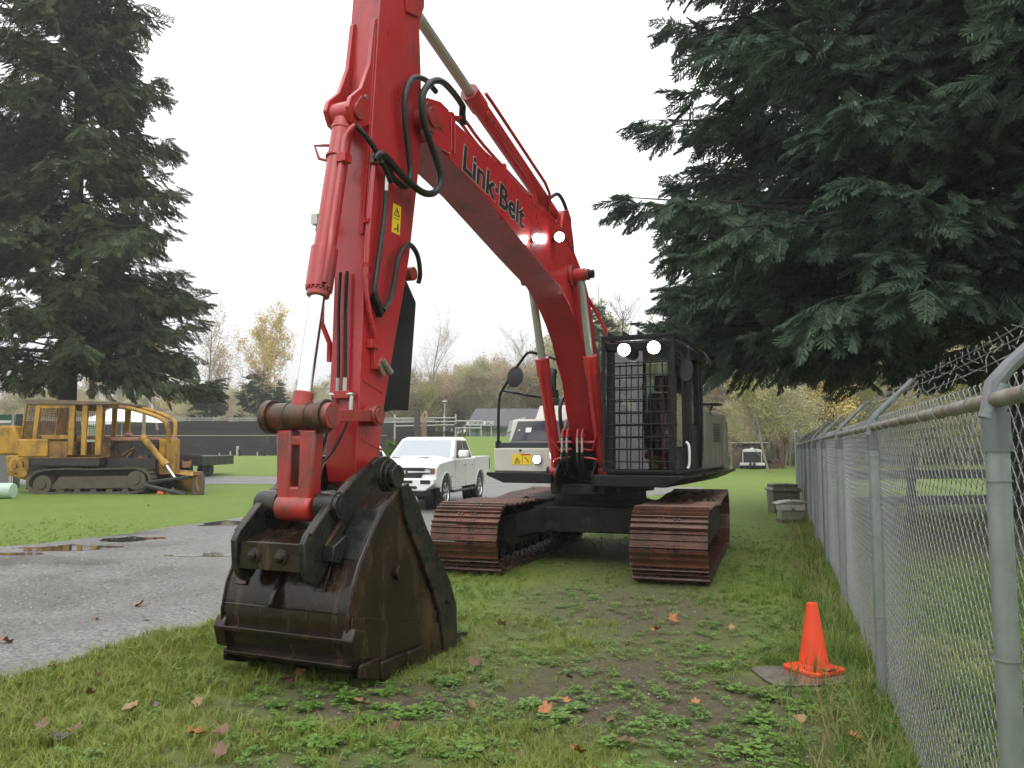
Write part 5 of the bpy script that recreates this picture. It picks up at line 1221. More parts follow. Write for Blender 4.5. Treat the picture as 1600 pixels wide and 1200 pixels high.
# ---------------------------------------------------------------- far things on the left and centre
def leftfar():
    TIM = mat('dark_wet_timber', (.016, .011, .009), (.034, .024, .019), 2, .7, stretch=(.3, 3, 8), island=.3, bump=.1)
    RAIL = mat('pale_steel_rail', (.42, .42, .40), (.34, .34, .32), 4, .5)
    Y = 76; k = Y/FPX; g0 = .85
    S = empty('timber_grandstand', (-29, Y, g0), 0, 'long dark brown timber grandstand of stepped rows across the far side of the field', 'grandstand')
    L0, L1 = -30, 21.2
    rowm = {}
    rnd = random.Random(1)
    def row(y, z0, z1, d=.5, name='bench_row'):
        return MB().box(L0, L1, y, y+d, z0, z1).build(name, TIM, S)
    z = 0; y = 0
    for i in range(9):
        row(y, z if i == 0 else z+.04, z+.205, .26); z += .215; y += .28
    zmid = z
    MB().box(L0, L1, y+.02, y+.08, zmid+.02, zmid+.09).build('walkway_edge', mat('yellowed_board', (.36, .32, .18), (.3, .27, .16), 2, .7, stretch=(.5, 3, 3)), S)
    y += .4
    for i in range(7):
        row(y, z+.04, z+.205, .26); z += .215; y += .28
    ztop = z
    MB().box(L0, L1, y, y+.1, -.2, z-.1).build('back_wall', TIM, S)
    rl = MB()
    for dz_ in (.10, .30): MB().box(L0, L1, y-.05, y+.0, z+dz_, z+dz_+.09).build('top_rail', RAIL, S)
    for i in range(22): MB().box(L0+i*2.4, L0+i*2.4+.07, y-.12, y-.052, z-.1, z+.42).build('rail_post', RAIL, S)
    # row markers
    for px, py in ((345, 712), (362, 709), (404, 709), (408, 688), (422, 688)):
        x = (px-800)*k+29; zz = CH-(py-700)*k-g0; MB().box(x-.05, x+.05, -.12 if zz < 1 else 2.2, -.02 if zz < 1 else 2.3, max(0, zz-.2), zz+.25).build('row_marker', RAIL, S)
    b = empty('field_bench', ((394-800)*72/FPX, 72.5, float(gz(-24, 72.5))), 0, 'tiny dark bench on the grass in front of the grandstand', 'bench')
    MB().box(-1.3, 1.1, -.2, .2, .35, .62).build('seat', PLAST, b)
    for x in (-1.2, 1.0): MB().box(x-.05, x+.05, -.15, .15, 0, .349).build('leg', PLAST, b)
    MB().box(-1.5, -1.3, -.1, .1, 0, .9).build('end_post', RAIL, b)
    # rails and landings at the right end of the grandstand
    RR = empty('stair_railing', (-8.0, 71, 1.2), 0, 'pale steel railing with tall uprights behind the white pickup', 'railing')
    k2 = 71/FPX
    def q(px, py): return ((px-800)*k2+8.0, CH-(py-700)*k2-1.2)
    for px in (617, 649, 694, 712): x, z = q(px, 647); MB().box(x-.07, x+.07, -.05, .05, -.4, z).build('upright', RAIL, RR)
    x, z = q(752, 656); MB().box(x-.06, x+.06, -.05, .05, 0, z).build('upright', RAIL, RR)
    for (a, b_) in (((600, 660), (712, 659)), ((617, 666), (712, 664)), ((617, 654), (712, 653)), ((713, 658), (752, 658)), ((713, 669), (752, 669))):
        (x0, z0), (x1, z1) = q(*a), q(*b_); MB().tube([(x0, -.09, z0), (x1, -.09, z1)], .06, 5).build('rail', RAIL, RR)
    (x0, z0), (x1, z1) = q(690, 678), q(718, 660); MB().tube([(x0, -.15, z0), (x1, -.15, z1)], .07, 5).build('stair_rail', PLAST, RR)
    MB().box(q(604, 0)[0], q(712, 0)[0], .3, .6, -.5, q(0, 674)[1]).build('timber_wall', TIM, RR)
    # carved post
    P = empty('carved_post', ((663-800)*69/FPX, 69, float(gz(-7.6, 69))), 0, 'pale brown carved wooden post with hooked top behind the pickup', 'carving')
    WD = mat('carved_wood', (.22, .15, .09), (.15, .10, .06), 4, .8)
    zt = CH-(660-700)*69/FPX-float(gz(-7.6, 69))
    MB().cyl((0, 0, 0), (0, 0, zt), .26, .22, 12).build('shaft', WD, P)
    c = MB(); c.tube(smooth_path([(-.05, 0, zt-.1), (-.2, 0, zt+.3), (.0, 0, zt+.75), (.12, 0, zt+.9), (.2, 0, zt+.4), (.05, 0, zt-.05)], 4), .10, 7); c.build('hook', mat('carved_hook', (.36, .24, .15), (.28, .18, .11), 4, .8), P)
    P = empty('dark_stump_post', ((652-800)*70/FPX, 70, float(gz(-8.3, 70))), 0, 'dark grey timber column beside the carved post', 'post')
    MB().cyl((0, 0, 0), (0, 0, CH-(640-700)*70/FPX-1), .3, .26, 12).build('shaft', mat('grey_timber', (.06, .055, .05), (.045, .04, .035), 4, .8), P)
    # lamp pole
    x = (695-800)*82/FPX; zb = float(gz(x, 82)); P = empty('lamp_pole', (x, 82, zb), 0, 'thin pale lamp pole with a small flat head in front of the woods', 'street lamp')
    MB().cyl((0, 0, 0), (0, 0, CH-(628-700)*82/FPX-zb), .05, n=8).build('pole', RAIL, P); zt = CH-(628-700)*82/FPX-zb; MB().box(-.28, .22, -.15, .15, zt, zt+.1).build('lamp_head', WHITE, P, .02)
    # barbecue hall
    Yb = 72; kb = Yb/FPX; xb = (800-800)*kb; zg = 2.45
    H = empty('barbecue_hall', (.2, Yb, zg), 0, 'low pale green hall with dark grey roof and a lettered sign on the grassy rise', 'building')
    def h(px, py): return ((px-800)*kb-.2, CH-(py-700)*kb-zg)
    SG = mat('pale_green_siding', (.34, .40, .36), (.30, .36, .32), 2, .7, stretch=(1, 1, 6)); RF = mat('dark_shingles', (.085, .085, .095), (.065, .065, .072), 6, .8)
    xl, zl = h(733, 663); xr, _ = h(905, 663)
    MB().box(xl, xr, 0, 7, -.6, zl).build('wall', SG, H)
    roof = MB(); x0, z0 = h(728, 666); x1, z1 = h(741, 646); x2, _ = h(915, 666); x3, _ = h(902, 646)
    roof.add([(x0, -.5, z0), (x2, -.5, z0), (x2, 7.5, z0), (x0, 7.5, z0), (x1, 3.4, z1+.6), (x3, 3.4, z1+.6)], [(0, 1, 5, 4), (1, 2, 5), (2, 3, 4, 5), (3, 0, 4), (0, 3, 2, 1)]); roof.build('roof', RF, H)
    MB().box(x0-.02, x2+.02, -.56, -.502, z0-.16, z0+.02).build('fascia', mat('fascia_grey', (.12, .12, .12), (.1, .1, .1), 4, .6), H)
    for a, b_ in ((742, 748), (760, 766), (782, 786)):
        (xa, za), (xc, zc_) = h(a, 668), h(b_, 682); MB().box(xa, xc, -.04, -.002, zc_, za).build('door', mat('green_door', (.22, .27, .24), (.2, .25, .22), 3, .6), H)
    (xa, za), (xc, zc_) = h(729.5, 658.5), h(771, 665); sg = MB().box(xa, xc, -.85, -.80, zc_, za).build('sign', mat('sign_white', (.74, .74, .72), (.7, .7, .68), 2, .5), H)
    zm = (za+zc_)/2; hh = (za-zc_)
    text_part('sign_lettering', 'ROTARY BEEF', hh*.86, INK, sg, Matrix(((1, 0, 0, xa+.28), (0, 0, -1, -.852), (0, 1, 0, zm-hh*.30), (0, 0, 0, 1))) @ Matrix.Scale(.62, 4, (1, 0, 0)), .004, .004)
    text_part('sign_lettering', 'BBQ', hh*1.12, INK, sg, Matrix(((1, 0, 0, xc-.68), (0, 0, -1, -.852), (0, 1, 0, zm-hh*.40), (0, 0, 0, 1))) @ Matrix.Scale(.78, 4, (1, 0, 0)), .004, .006)
    for px in (735, 752, 768): x, z = h(px, 665); MB().box(x-.04, x+.04, -.86, -.78, -.6, z).build('sign_post', RAIL, H)
    (xa, za), (xc, zc_) = h(788, 655), h(800, 690); MB().prism([(xa, zc_), (xc+1.2, zc_), (xc+1.2, za+.2), (xa+.5, za-.2)], -.9, -.56, 'y').build('gable_wall', mat('pale_siding', (.42, .46, .42), (.38, .42, .38), 2, .7, stretch=(1, 1, 8)), H)
    wf = MB(); (x0, z0), (x1, z1) = h(786, 681), h(800, 674); wf.tube([(x0, -1.2, z0), (x1, -1.2, z1)], .05, 5); wf.build('ramp_rail', PLAST, H)
    wf = MB(); (x0, z0), (x1, z1) = h(786, 687), h(800, 681); wf.tube([(x0, -1.2, z0), (x1, -1.2, z1)], .05, 5); wf.build('ramp_rail', PLAST, H)
    # canopy tent
    Yt = 52; kt = Yt/FPX; xt = (165-800)*kt; T = empty('canopy_tent', (xt, Yt, .1), 0, 'white peaked canopy tent seen through the bulldozer cab', 'tent')
    def t(px, py): return ((px-800)*kt-xt, CH-(py-700)*kt-.1)
    TW = mat('white_canvas', (.82, .83, .85), (.78, .79, .82), 2, .6)
    (a, za), (b_, zb2), (c, zc2) = t(128, 658), t(163, 634), t(180, 656)
    rf = MB(); rf.add([(a, 0, za), (c, 0, za), (c+1.8, 4, za), (a+.6, 4, za), (b_, 1.8, zb2+.1)], [(0, 1, 4), (1, 2, 4), (2, 3, 4), (3, 0, 4), (0, 1, 2, 3)]); rf.build('roof', TW, T)
    MB().box(a, c, -.02, .0, za-.22, za-.002).build('valance', TW, T)
    for x, y in ((a+.04, .03), (c-.04, .03), (c+1.7, 3.95), (a+.7, 3.95)): MB().cyl((x, y, 0), (x, y, za-.01), .04, n=8).build('leg', RAIL, T)
    sx = MB(); (x0, z0), (x1, z1) = t(116, 650), t(127, 664); sx.box(x0, x1, 1, 2.5, z1, z0); sx.box(x0+.1, x1-.1, 1.1, 2.4, 0, z1-.002); tag(sx.build('stall', TW, T), None)
    # lettered boards at the far left: green topped panel
    Yp = 33; kp = Yp/FPX; xp = -21.3; P = empty('banner_board', (xp, Yp, 0), 0, 'grey panel with green top band and white strip behind the bulldozer winch', 'panel')
    def p(px, py): return ((px-800)*kp-xp, CH-(py-700)*kp)
    MB().box(p(-40, 0)[0], p(22, 0)[0], 0, .08, 0, p(0, 660)[1]).build('grey_board', mat('grey_board', (.18, .18, .19), (.15, .15, .16), 2, .6), P)
    MB().box(p(-40, 0)[0], p(22, 0)[0], -.01, .09, p(0, 658)[1], p(0, 648)[1]).build('green_band', mat('green_band', (.02, .11, .055), (.02, .095, .05), 2, .5), P)
    MB().box(p(-40, 0)[0], p(18, 0)[0], -.03, -.011, p(0, 661)[1], p(0, 657)[1]).build('white_strip', WHITE, P)
    MB().box(p(20, 0)[0], p(24, 0)[0], -.06, -.031, 0, p(0, 648)[1]).build('end_post', RAIL, P); MB().box(p(25, 0)[0], p(34, 0)[0], .0, .08, 0, p(0, 647)[1]).build('green_post', mat('dark_green', (.03, .06, .04), (.03, .05, .035), 2, .6), P)
    # culvert pipe
    x, y = gnd(-2, 779); cp = MB(); M = Matrix.Translation((x-1.2, y, .25)) @ Matrix.Rotation(R(90), 4, 'Y')
    cp.lathe([(.0, 0), (.23, 0), (.25, .02), (.25, 1.6), (.23, 1.66), (.0, 1.67)], M, 22)
    tag(cp.build('pipe_section', mat('pale_mint_plastic', (.42, .56, .46), (.36, .5, .41), 5, .5, c3=(.2, .26, .2), dirt=.66)), 'pale mint green pipe section lying on the lawn below the winch', 'pipe')
    # dark flatbed trailer behind the blade
    Yf = 44; kf = Yf/FPX; T = empty('flatbed_trailer', ((285-800)*kf, Yf, 0), 0, 'dark low trailer with red and white lights behind the bulldozer blade', 'trailer')
    w = 33*kf
    zt = CH-(712-700)*kf; MB().box(-w*1.0, w, 0, 5, zt-.55, zt-.02).build('bed', mat('dark_trailer', (.014, .014, .018), (.02, .02, .025), 4, .45), T, .02)
    MB().prism([(-w, zt-.018), (w, zt-.018), (w*.9, zt+.05), (-w, zt+.14)], .0, .15, 'y').build('headboard', mat('rusty_edge', (.09, .05, .035), (.06, .035, .025), 4, .6), T)
    for x, m in ((-.6, WHITEST), (-.35, REDST), (.1, REDST), (.55, REDST)): MB().box(x-.07, x+.07, -.02, -.002, zt-.3, zt-.22).build('marker_light', m, T)
    for s in (-.6, .6):
        for y in (1.5, 2.5): MB().cyl((s-.15, y, .36), (s+.15, y, .36), .36, n=16).build('wheel', TYRE, T)
    # orange block under the blade
    x, y = gnd(252, 772.5); b = MB(); b.prism([(-.14, 0), (.14, 0), (.10, .11), (-.08, .13)], -.1, .1, 'y', Matrix.Translation((x, y, 0))); tag(b.build('orange_block', mat('orange_block', (.75, .12, .03), (.6, .1, .03), 5, .5), None, .02), 'small orange object in the grass below the bulldozer blade', 'block')
leftfar()
# ---------------------------------------------------------------- vegetation
def nmesh(name, V, F, m, smooth=False):
    me = bpy.data.meshes.new(name); me.from_pydata([tuple(v) for v in V], [], F); me.materials.append(m)
    if smooth: me.polygons.foreach_set('use_smooth', [True]*len(F))
    return me
BARK = mat('spruce_bark', (.030, .024, .020), (.05, .04, .033), 9, .85, bump=.3, bscale=25, stretch=(1, 1, .3))
NEEDLE = leafmat('spruce_needles', (.030, .058, .036), (.115, .17, .115), .55, .15, .5)
NEEDLEL = leafmat('spruce_needles_olive', (.036, .058, .026), (.12, .155, .07), .55, .15, .35)
NEEDLEY = leafmat('young_conifer_needles', (.03, .055, .022), (.075, .115, .045), .6, .12, .5)
def spray_mesh(name, m, seed, L=.5, tw=12, width=.019):
    """a flat hanging spruce twig: a stem with paired side twigs, each a pair of crossed pointed blades"""
    rnd = random.Random(seed); V = []; F = []
    def blade(p, d, l, w):
        d = d.normalized(); s1 = d.orthogonal().normalized(); s1 = (Matrix.Rotation(rnd.uniform(0, 3.1), 3, d) @ s1); s2 = d.cross(s1)
        for s in (s1, s2):
            k = len(V)
            V.extend([p, p+d*l*.25+s*w*.5, p+d*l*.8+s*w*.42, p+d*l, p+d*l*.8-s*w*.42, p+d*l*.25-s*w*.5])
            F.append((k, k+1, k+2, k+3, k+4, k+5))
    def stem(t): return Vector((L*t, 0, -.10*L*t*t))
    for i in range(5): blade(stem(i/5), stem((i+1)/5)-stem(i/5), L/5*1.15, width*1.1)
    for i in range(tw):
        t = .06+.88*i/tw
        for s in (-1, 1):
            l = L*(.42-.26*t)*rnd.uniform(.75, 1.2)
            d = Vector((.75, s*rnd.uniform(.55, .95), rnd.uniform(-.55, .05)))
            blade(stem(t), d, l, width*rnd.uniform(.8, 1.2))
            if rnd.random() < .5:
                e = stem(t)+d.normalized()*l*.5; blade(e, Vector((.9, s*.15, rnd.uniform(-.6, -.1))), l*.55, width*.9)
    return nmesh(name, V, F, m)
def spruce(name, label, base, H, tr, rad, z0, nb, per, m, seed, ssc=1.0, droop=.35, zfull=None, hang=.35, lean=0, group=None, az=None, jit=(.55, 1.12), rch=.26):
    """trunk, drooping limbs, and twigs set along every limb and its side branches"""
    rnd = random.Random(seed); T = empty(name, base, 0, label, 'tree', group)
    wood = MB(); wood.tube([(lean*k/8*k/8, 0, H*k/8) for k in range(9)], [max(.02, tr*(1-k/8.2)) for k in range(9)], 12)
    P = []; Ro = []; S = []; Vr = []
    def put(p, d, sc):
        yaw = math.atan2(d.y, d.x); pit = -math.asin(max(-1, min(1, d.normalized().z)))
        P.append(p); Ro.append((rnd.gauss(0, .5), pit+rnd.gauss(.12, .22), yaw+rnd.gauss(0, .35))); S.append(sc*rnd.uniform(.7, 1.35)); Vr.append(rnd.randrange(3))
    for b in range(nb):
        u = rnd.random()**(1.15); z = z0+(H-z0)*u if zfull is None else (z0+(zfull-z0)*rnd.random() if rnd.random() < .8 else zfull+(H-zfull)*rnd.random()**1.5)
        a = rnd.uniform(0, 2*math.pi) if az is None else az(rnd); L = rad(z)*rnd.uniform(*jit)
        if L < .25: continue
        dr = droop*rnd.uniform(.6, 1.3); up = rnd.uniform(.05, .28)
        out = Vector((math.cos(a), math.sin(a), 0)); side = Vector((-out.y, out.x, 0)); bend = rnd.uniform(-.12, .12)
        def pos(t): return Vector((lean*(z/H)**2, 0, z))+out*(L*t)+side*(bend*L*t*t)+Vector((0, 0, L*(up*t-dr*t*t+.14*t**3)))
        wood.tube([pos(k/6) for k in range(7)], [max(.008, tr*.16*(L/6)**.5*(1-k/6.6)) for k in range(7)], 5, False)
        n = max(4, int(per*L))
        for i in range(n):
            t = (.16+.84*rnd.random()**.75); p = pos(t); d = (pos(min(1.02, t+.04))-pos(t-.04)).normalized()
            s = rnd.choice((-1, 1)); reach = (1-t)*rch*L+.16
            w = rnd.random()
            q = p+side*(s*reach*w)+d*(reach*w*.55)+Vector((0, 0, -hang*reach*w*w-rnd.random()*hang*.6))
            dd = (d*.8+side*s*rnd.uniform(.2, .9)+Vector((0, 0, -hang*rnd.uniform(.1, 1.1)))).normalized()
            put(q, dd, ssc)
        put(pos(.97), (pos(1)-pos(.92)), ssc*1.1)
    wood.build('trunk', BARK, T)
    tm = [spray_mesh('twig%d' % k, m, seed*7+k) for k in range(3)]
    tag(scatter('crown', P, Ro, S, Vr, tm, T), kind='stuff')
    return T
# the big spruce overhanging the fence on the right
def rr(z):
    return float(np.interp(z, [2.2, 3.2, 5, 7, 9, 12, 16, 22, 28], [5.6, 7.4, 8.6, 8.7, 8.3, 7.6, 6.2, 3.7, .3]))
spruce('spruce_tree', 'huge dark spruce with drooping boughs overhanging the chain link fence on the right', (11.4, 17.5, 0), 28, .55, rr, 4.0, 350, 15, NEEDLE, 12, 1.35, .30, 15.5, .5, 0, None, None, (.72, 1.06), .28)
# the tall spruce on the left
def ra(z): return float(np.interp(z, [3, 8, 11, 13, 20, 30, 40], [5.6, 5.6, 5.5, 4.3, 3.1, 2.5, .4]))
spruce('spruce_tree', 'very tall spruce with ragged drooping limbs rising behind the bulldozer on the left', (-19.6, 35.2, 0), 40, .42, ra, 4.8, 285, 12, NEEDLEL, 21, 1.5, .30, 23, .75, 0, None, None, (.5, 1.15), .22)

# deciduous trees: branching limbs, then sparse small leaves
def branch_tree(seed, H, lean=.1, spread=.55, levels=4, twigs=3, trunk=.14, first=.25, upward=.75):
    rnd = random.Random(seed); mb = MB(); tips = []
    def grow(p, d, L, r, lv):
        n = 4; pts = [p]; q = p; dd = d
        for i in range(n):
            dd = (dd+Vector((rnd.gauss(0, .09), rnd.gauss(0, .09), rnd.gauss(.03, .06)))).normalized(); q = q+dd*(L/n); pts.append(q)
        mb.tube(pts, [max(.006, r*(1-.75*i/n)) for i in range(n+1)], 5 if lv == 0 else 3, False)
        if lv >= levels-1: tips.append((pts[2], dd)); tips.append((pts[-1], dd)); return
        k = {0: 15, 1: 6, 2: twigs}.get(lv, twigs)
        for i in range(k):
            t = first+(1-first)*(i+rnd.random())/k if lv == 0 else .2+.8*rnd.random()
            j = min(n-1, int(t*n)); b = pts[j]+(pts[j+1]-pts[j])*(t*n-j); a = rnd.uniform(0, 6.28)
            e = Vector((math.cos(a), math.sin(a), 0)); nd = (e*spread*rnd.uniform(.7, 1.3)+dd*upward+Vector((0, 0, .15))).normalized()
            grow(b, nd, L*(.46 if lv == 0 else .52)*(1.15-.75*t if lv == 0 else 1)*rnd.uniform(.7, 1.2), r*.42*(1.1-.6*t), lv+1)
    grow(Vector((0, 0, 0)), Vector((lean*rnd.uniform(-1, 1), 0, 1)).normalized(), H, trunk, 0)
    return mb, tips, rnd
def leaf_quads(tips, rnd, per, size, keep=lambda p: True):
    V = []; F = []
    for p, d in tips:
        if not keep(p): continue
        for i in range(per):
            c = p+Vector((rnd.gauss(0, .22), rnd.gauss(0, .22), rnd.gauss(0, .22))); a = Vector((rnd.gauss(0, 1), rnd.gauss(0, 1), rnd.gauss(0, 1))).normalized(); b = a.orthogonal().normalized()
            s = size*rnd.uniform(.6, 1.3); k = len(V); V += [c-a*s*.5, c+b*s*.35, c+a*s*.5, c-b*s*.35]; F.append((k, k+1, k+2, k+3))
    return V, F
TWIG = mat('grey_bark', (.24, .215, .18), (.31, .28, .24), 4, .9)  # far bark and leaf tones are paled, distance haze put into the colour
TWIGD = mat('brown_bark', (.085, .068, .052), (.13, .105, .08), 4, .9)
LY = leafmat('yellow_leaves', (.46, .34, .10), (.62, .48, .18), .7, .35, .2)
LT = leafmat('tan_leaves', (.34, .26, .16), (.48, .38, .24), .7, .35, .2)
LO = leafmat('olive_leaves', (.30, .285, .15), (.44, .415, .24), .7, .35, .12)
LG = leafmat('yellow_green_leaves', (.26, .265, .09), (.40, .38, .15), .7, .35, .12)
def decid(px, ytop, Y, seed, lm, per, label, lsize=.16, twigs=3, bark=TWIG, spread=.5, trunk=.16, keep=None, wide=1.0):
    x = (px-800)*Y/FPX; zb = float(gz(x, Y)); H = CH+(700-ytop)*Y/FPX-zb
    T = empty('deciduous_tree', (x, Y, zb), 0, label, 'tree', 'bare autumn trees at the back')
    mb, tips, rnd = branch_tree(seed, H*.80, .06, spread, 4, twigs, trunk)
    zm = max(v[2] for v in mb.v); s = H/zm; mb.v = [(v[0]*s*wide, v[1]*s*wide, v[2]*s) for v in mb.v]; tips = [(Vector((p.x*s*wide, p.y*s*wide, p.z*s)), d) for p, d in tips]
    mb.build('trunk', bark, T, 0, 0)
    if per:
        V, F = leaf_quads(tips, rnd, per, lsize, keep or (lambda p: True)); o = bpy.data.objects.new('crown', nmesh('crown', V, F, lm)); COL.objects.link(o); o.parent = T
decid(322, 478, 90, 1, LT, 3, 'pale thinly leaved tree above the grandstand, left of the two yellow ones', .17)
decid(393, 462, 90, 2, LY, 7, 'tall yellow leaved tree above the grandstand, the taller of two', .2)
decid(437, 478, 91, 3, LY, 6, 'yellow leaved tree just left of the chrome cylinder rod', .2)
decid(360, 545, 104, 14, LT, 3, 'small tan tree between the pale tree and the yellow trees', .2)
decid(670, 480, 92, 4, LT, 1, 'bare pale tree rising right of the stick', .14, 4)
decid(832, 505, 98, 5, LT, 1, 'bare tree beside the left boom cylinder', .14, 4)
decid(958, 440, 70, 6, LT, 0, 'leafless tree with rising limbs behind the cab roof', .1, 4, TWIGD)
decid(1010, 480, 84, 7, LT, 3, 'tan tree directly behind the cab roof guard', .2, 4)
decid(1150, 520, 78, 8, LT, 4, 'broad tan tree behind the wooden shed', .2, 4, TWIG, .7, .2, None, 1.3)
decid(1208, 500, 72, 9, LT, 4, 'twiggy tan tree behind the timber post', .18, 4, TWIGD, .7, .2, None, 1.3)
decid(1250, 520, 60, 10, LT, 3, 'dark stemmed tree at the far end of the fence', .16, 4, TWIGD, .65, .26, None, 1.3)
decid(1100, 540, 88, 12, LG, 5, 'yellow green tree behind the counterweight', .22, 4, TWIG, .65, .18, None, 1.2)
decid(252, 520, 80, 13, LY, 4, 'orange yellow tree showing past the edge of the left spruces', .2)
decid(590, 545, 100, 15, LT, 2, 'thin pale tree behind the stick', .16)
decid(1310, 545, 52, 16, LY, 5, 'golden leaved tree beyond the fence below the dark spruce', .17, 4, TWIGD, .6, .14)
decid(1420, 560, 58, 17, LT, 5, 'tan leaved tree beyond the fence under the spruce boughs', .17, 4, TWIGD, .7, .14, None, 1.3)
def fir(px, ytop, ybase, Y, seed, label, w=.30):
    x = (px-800)*Y/FPX; zb = CH+(700-ybase)*Y/FPX; zb = min(zb, float(gz(x, Y))); H = CH+(700-ytop)*Y/FPX-zb
    spruce('young_conifer', label, (x, Y, zb), H, .12, lambda z: max(.15, (H-z)*w), .6, int(26+H*6), 12, NEEDLEY, seed, 1.9, .1, None, .3, 0, 'young conifers in front of the woods')
fir(323, 590, 655, 84, 41, 'dark green young conifer under the pale tree', .36)
fir(398, 560, 655, 90, 42, 'pale green slender conifer under the taller yellow tree', .22)
fir(428, 585, 655, 88, 43, 'green young conifer nearest the chrome rod', .26)
fir(937, 446, 640, 62, 44, 'slim fir showing between the boom and the cab', .16)

def woods():
    tm = []
    for k, (lm, per, bark) in enumerate(((LO, 9, TWIG), (LG, 9, TWIG), (LT, 5, TWIG), (LO, 7, TWIG))):
        mb, tips, rnd = branch_tree(100+k, 7.0, .1, .6, 4, 3, .09, .12)
        V, F = leaf_quads(tips, rnd, per, .15); n = len(mb.v)
        me = bpy.data.meshes.new('wood_tree%d' % k); me.from_pydata([tuple(v) for v in mb.v]+[tuple(v) for v in V], [], mb.f+[tuple(i+n for i in f) for f in F])
        me.materials.append(bark); me.materials.append(lm)
        mi = [0]*len(mb.f)+[1]*len(F); me.polygons.foreach_set('material_index', mi); tm.append(me)
    rnd = random.Random(77); P = []; Ro = []; S = []; Vr = []
    def band(n, xa, xb, ya, yb, s0, s1):
        for i in range(n):
            x = rnd.uniform(xa, xb); y = rnd.uniform(ya, yb); P.append((x, y, float(gz(x, y))-.2)); Ro.append((0, 0, rnd.uniform(0, 6.3))); S.append(rnd.uniform(s0, s1)); Vr.append(rnd.randrange(4))
    band(190, -75, -8, 88, 125, .55, .85); band(160, -16, 14, 88, 118, .85, 1.2); band(230, 6, 75, 70, 112, .95, 1.7); band(60, 16, 60, 40, 70, .6, 1.0)
    band(120, -120, -60, 70, 130, .9, 1.4); band(120, -60, 60, 120, 160, .8, 1.2); band(160, 14, 80, 76, 110, .3, .6); band(60, -70, 14, 88, 110, .35, .6)
    o = scatter('woods', P, Ro, S, Vr, tm); tag(o, 'mass of olive and tan autumn trees closing the view', 'woods', kind='stuff')
woods()

# bush behind the pickup
def bush():
    rnd = random.Random(8); P = []; Ro = []; S = []; Vr = []
    x0, y0 = (630-800)*40/FPX, 40
    T = empty('green_bush', (x0, y0, 0), 0, 'bright green bush behind the far side of the white pickup', 'bush')
    for i in range(420):
        a = rnd.uniform(0, 6.28); e = rnd.random(); r = 1.25*rnd.random()**.4; z = 2.1*(1-(r/1.3)**2)*rnd.uniform(.4, 1); P.append((r*math.cos(a), r*math.sin(a), z)); Ro.append((rnd.gauss(0, .6), -.6+rnd.gauss(0, .4), a+rnd.gauss(0, .5))); S.append(rnd.uniform(.6, 1)); Vr.append(rnd.randrange(2))
    m = leafmat('bush_green', (.08, .15, .02), (.18, .28, .05), .6, .3, 1)
    tag(scatter('foliage', P, Ro, S, Vr, [spray_mesh('bush_twig%d' % k, m, 60+k, .55, 8, .06) for k in range(2)], T), kind='stuff')
    s = MB()
    for i in range(7): a = i*.9; s.tube([(.1*math.cos(a), .1*math.sin(a), 0), (.5*math.cos(a), .5*math.sin(a), 1.1)], .02, 5)
    s.build('stems', BARK, T)
bush()

# ---------------------------------------------------------------- grass, weeds, leaves, stones
GR1 = leafmat('grass_green', (.095, .15, .018), (.24, .285, .055), .5, .35, .8)
GR2 = leafmat('grass_dark', (.05, .11, .013), (.125, .20, .028), .5, .35, .8)
GRD = leafmat('grass_straw', (.22, .18, .07), (.34, .29, .13), .6, .35, .8)
WEED = leafmat('weed_leaf', (.075, .16, .028), (.17, .28, .06), .45, .3, 3)
def tuft(name, m, seed, n, h, spread, w, bend=.5):
    rnd = random.Random(seed); V = []; F = []
    for i in range(n):
        a = rnd.uniform(0, 6.28); r = spread*math.sqrt(rnd.random()); p = Vector((r*math.cos(a), r*math.sin(a), 0)); b = rnd.uniform(0, 6.28)
        o = Vector((math.cos(b), math.sin(b), 0)); s = Vector((-o.y, o.x, 0)); hh = h*rnd.uniform(.5, 1.2); k = len(V); bd = bend*rnd.uniform(.3, 1.4)
        for j, t in enumerate((0, .55)): c = p+o*(hh*bd*t*t)+Vector((0, 0, hh*t*(1-.25*bd*t))); V += [c-s*w*(1-.3*t), c+s*w*(1-.3*t)]
        V.append(p+o*(hh*bd)+Vector((0, 0, hh*(1-.25*bd)))); F += [(k, k+1, k+3, k+2), (k+2, k+3, k+4)]
    return nmesh(name, V, F, m)
def clover(name, m, seed, n, R_, lw):
    rnd = random.Random(seed); V = []; F = []
    for i in range(n):
        a = rnd.uniform(0, 6.28); r = R_*math.sqrt(rnd.random()); h = rnd.uniform(.015, .07)*(1-.4*r/R_); c = Vector((r*math.cos(a), r*math.sin(a), h))
        for q in range(3):
            b = a+q*2.09+rnd.uniform(-.3, .3); d = Vector((math.cos(b), math.sin(b), rnd.uniform(-.2, .35))); s = Vector((-d.y, d.x, rnd.uniform(-.2, .2))); l = lw*rnd.uniform(.7, 1.2); k = len(V)
            V += [c, c+d*l*.45+s*l*.42, c+d*l*.95+s*l*.25, c+d*l*1.05, c+d*l*.95-s*l*.25, c+d*l*.45-s*l*.42]; F.append((k, k+1, k+2, k+3, k+4, k+5))
        k = len(V); V += [Vector((c.x*.5, c.y*.5, 0)), Vector((c.x*.5+.003, c.y*.5, 0)), c]; F.append((k, k+1, k+2))
    return nmesh(name, V, F, m)
def in_frame(x, y, m=1.08): return np.abs(x) < m*.64*y+.3
BUCK = [(-2.1, 5.65), (-1.2, 5.25), (-.25, 6.4), (-.5, 6.9), (-1.3, 7.2)]
SLABC = gnd(1272, 1052)
def keep_grass(x, y):
    k = ~inpoly(x, y, ROAD)
    k &= ~(((x-SLABC[0]+.13)/.42)**2+((y-SLABC[1]+.10)/.33)**2 < 1)
    return k
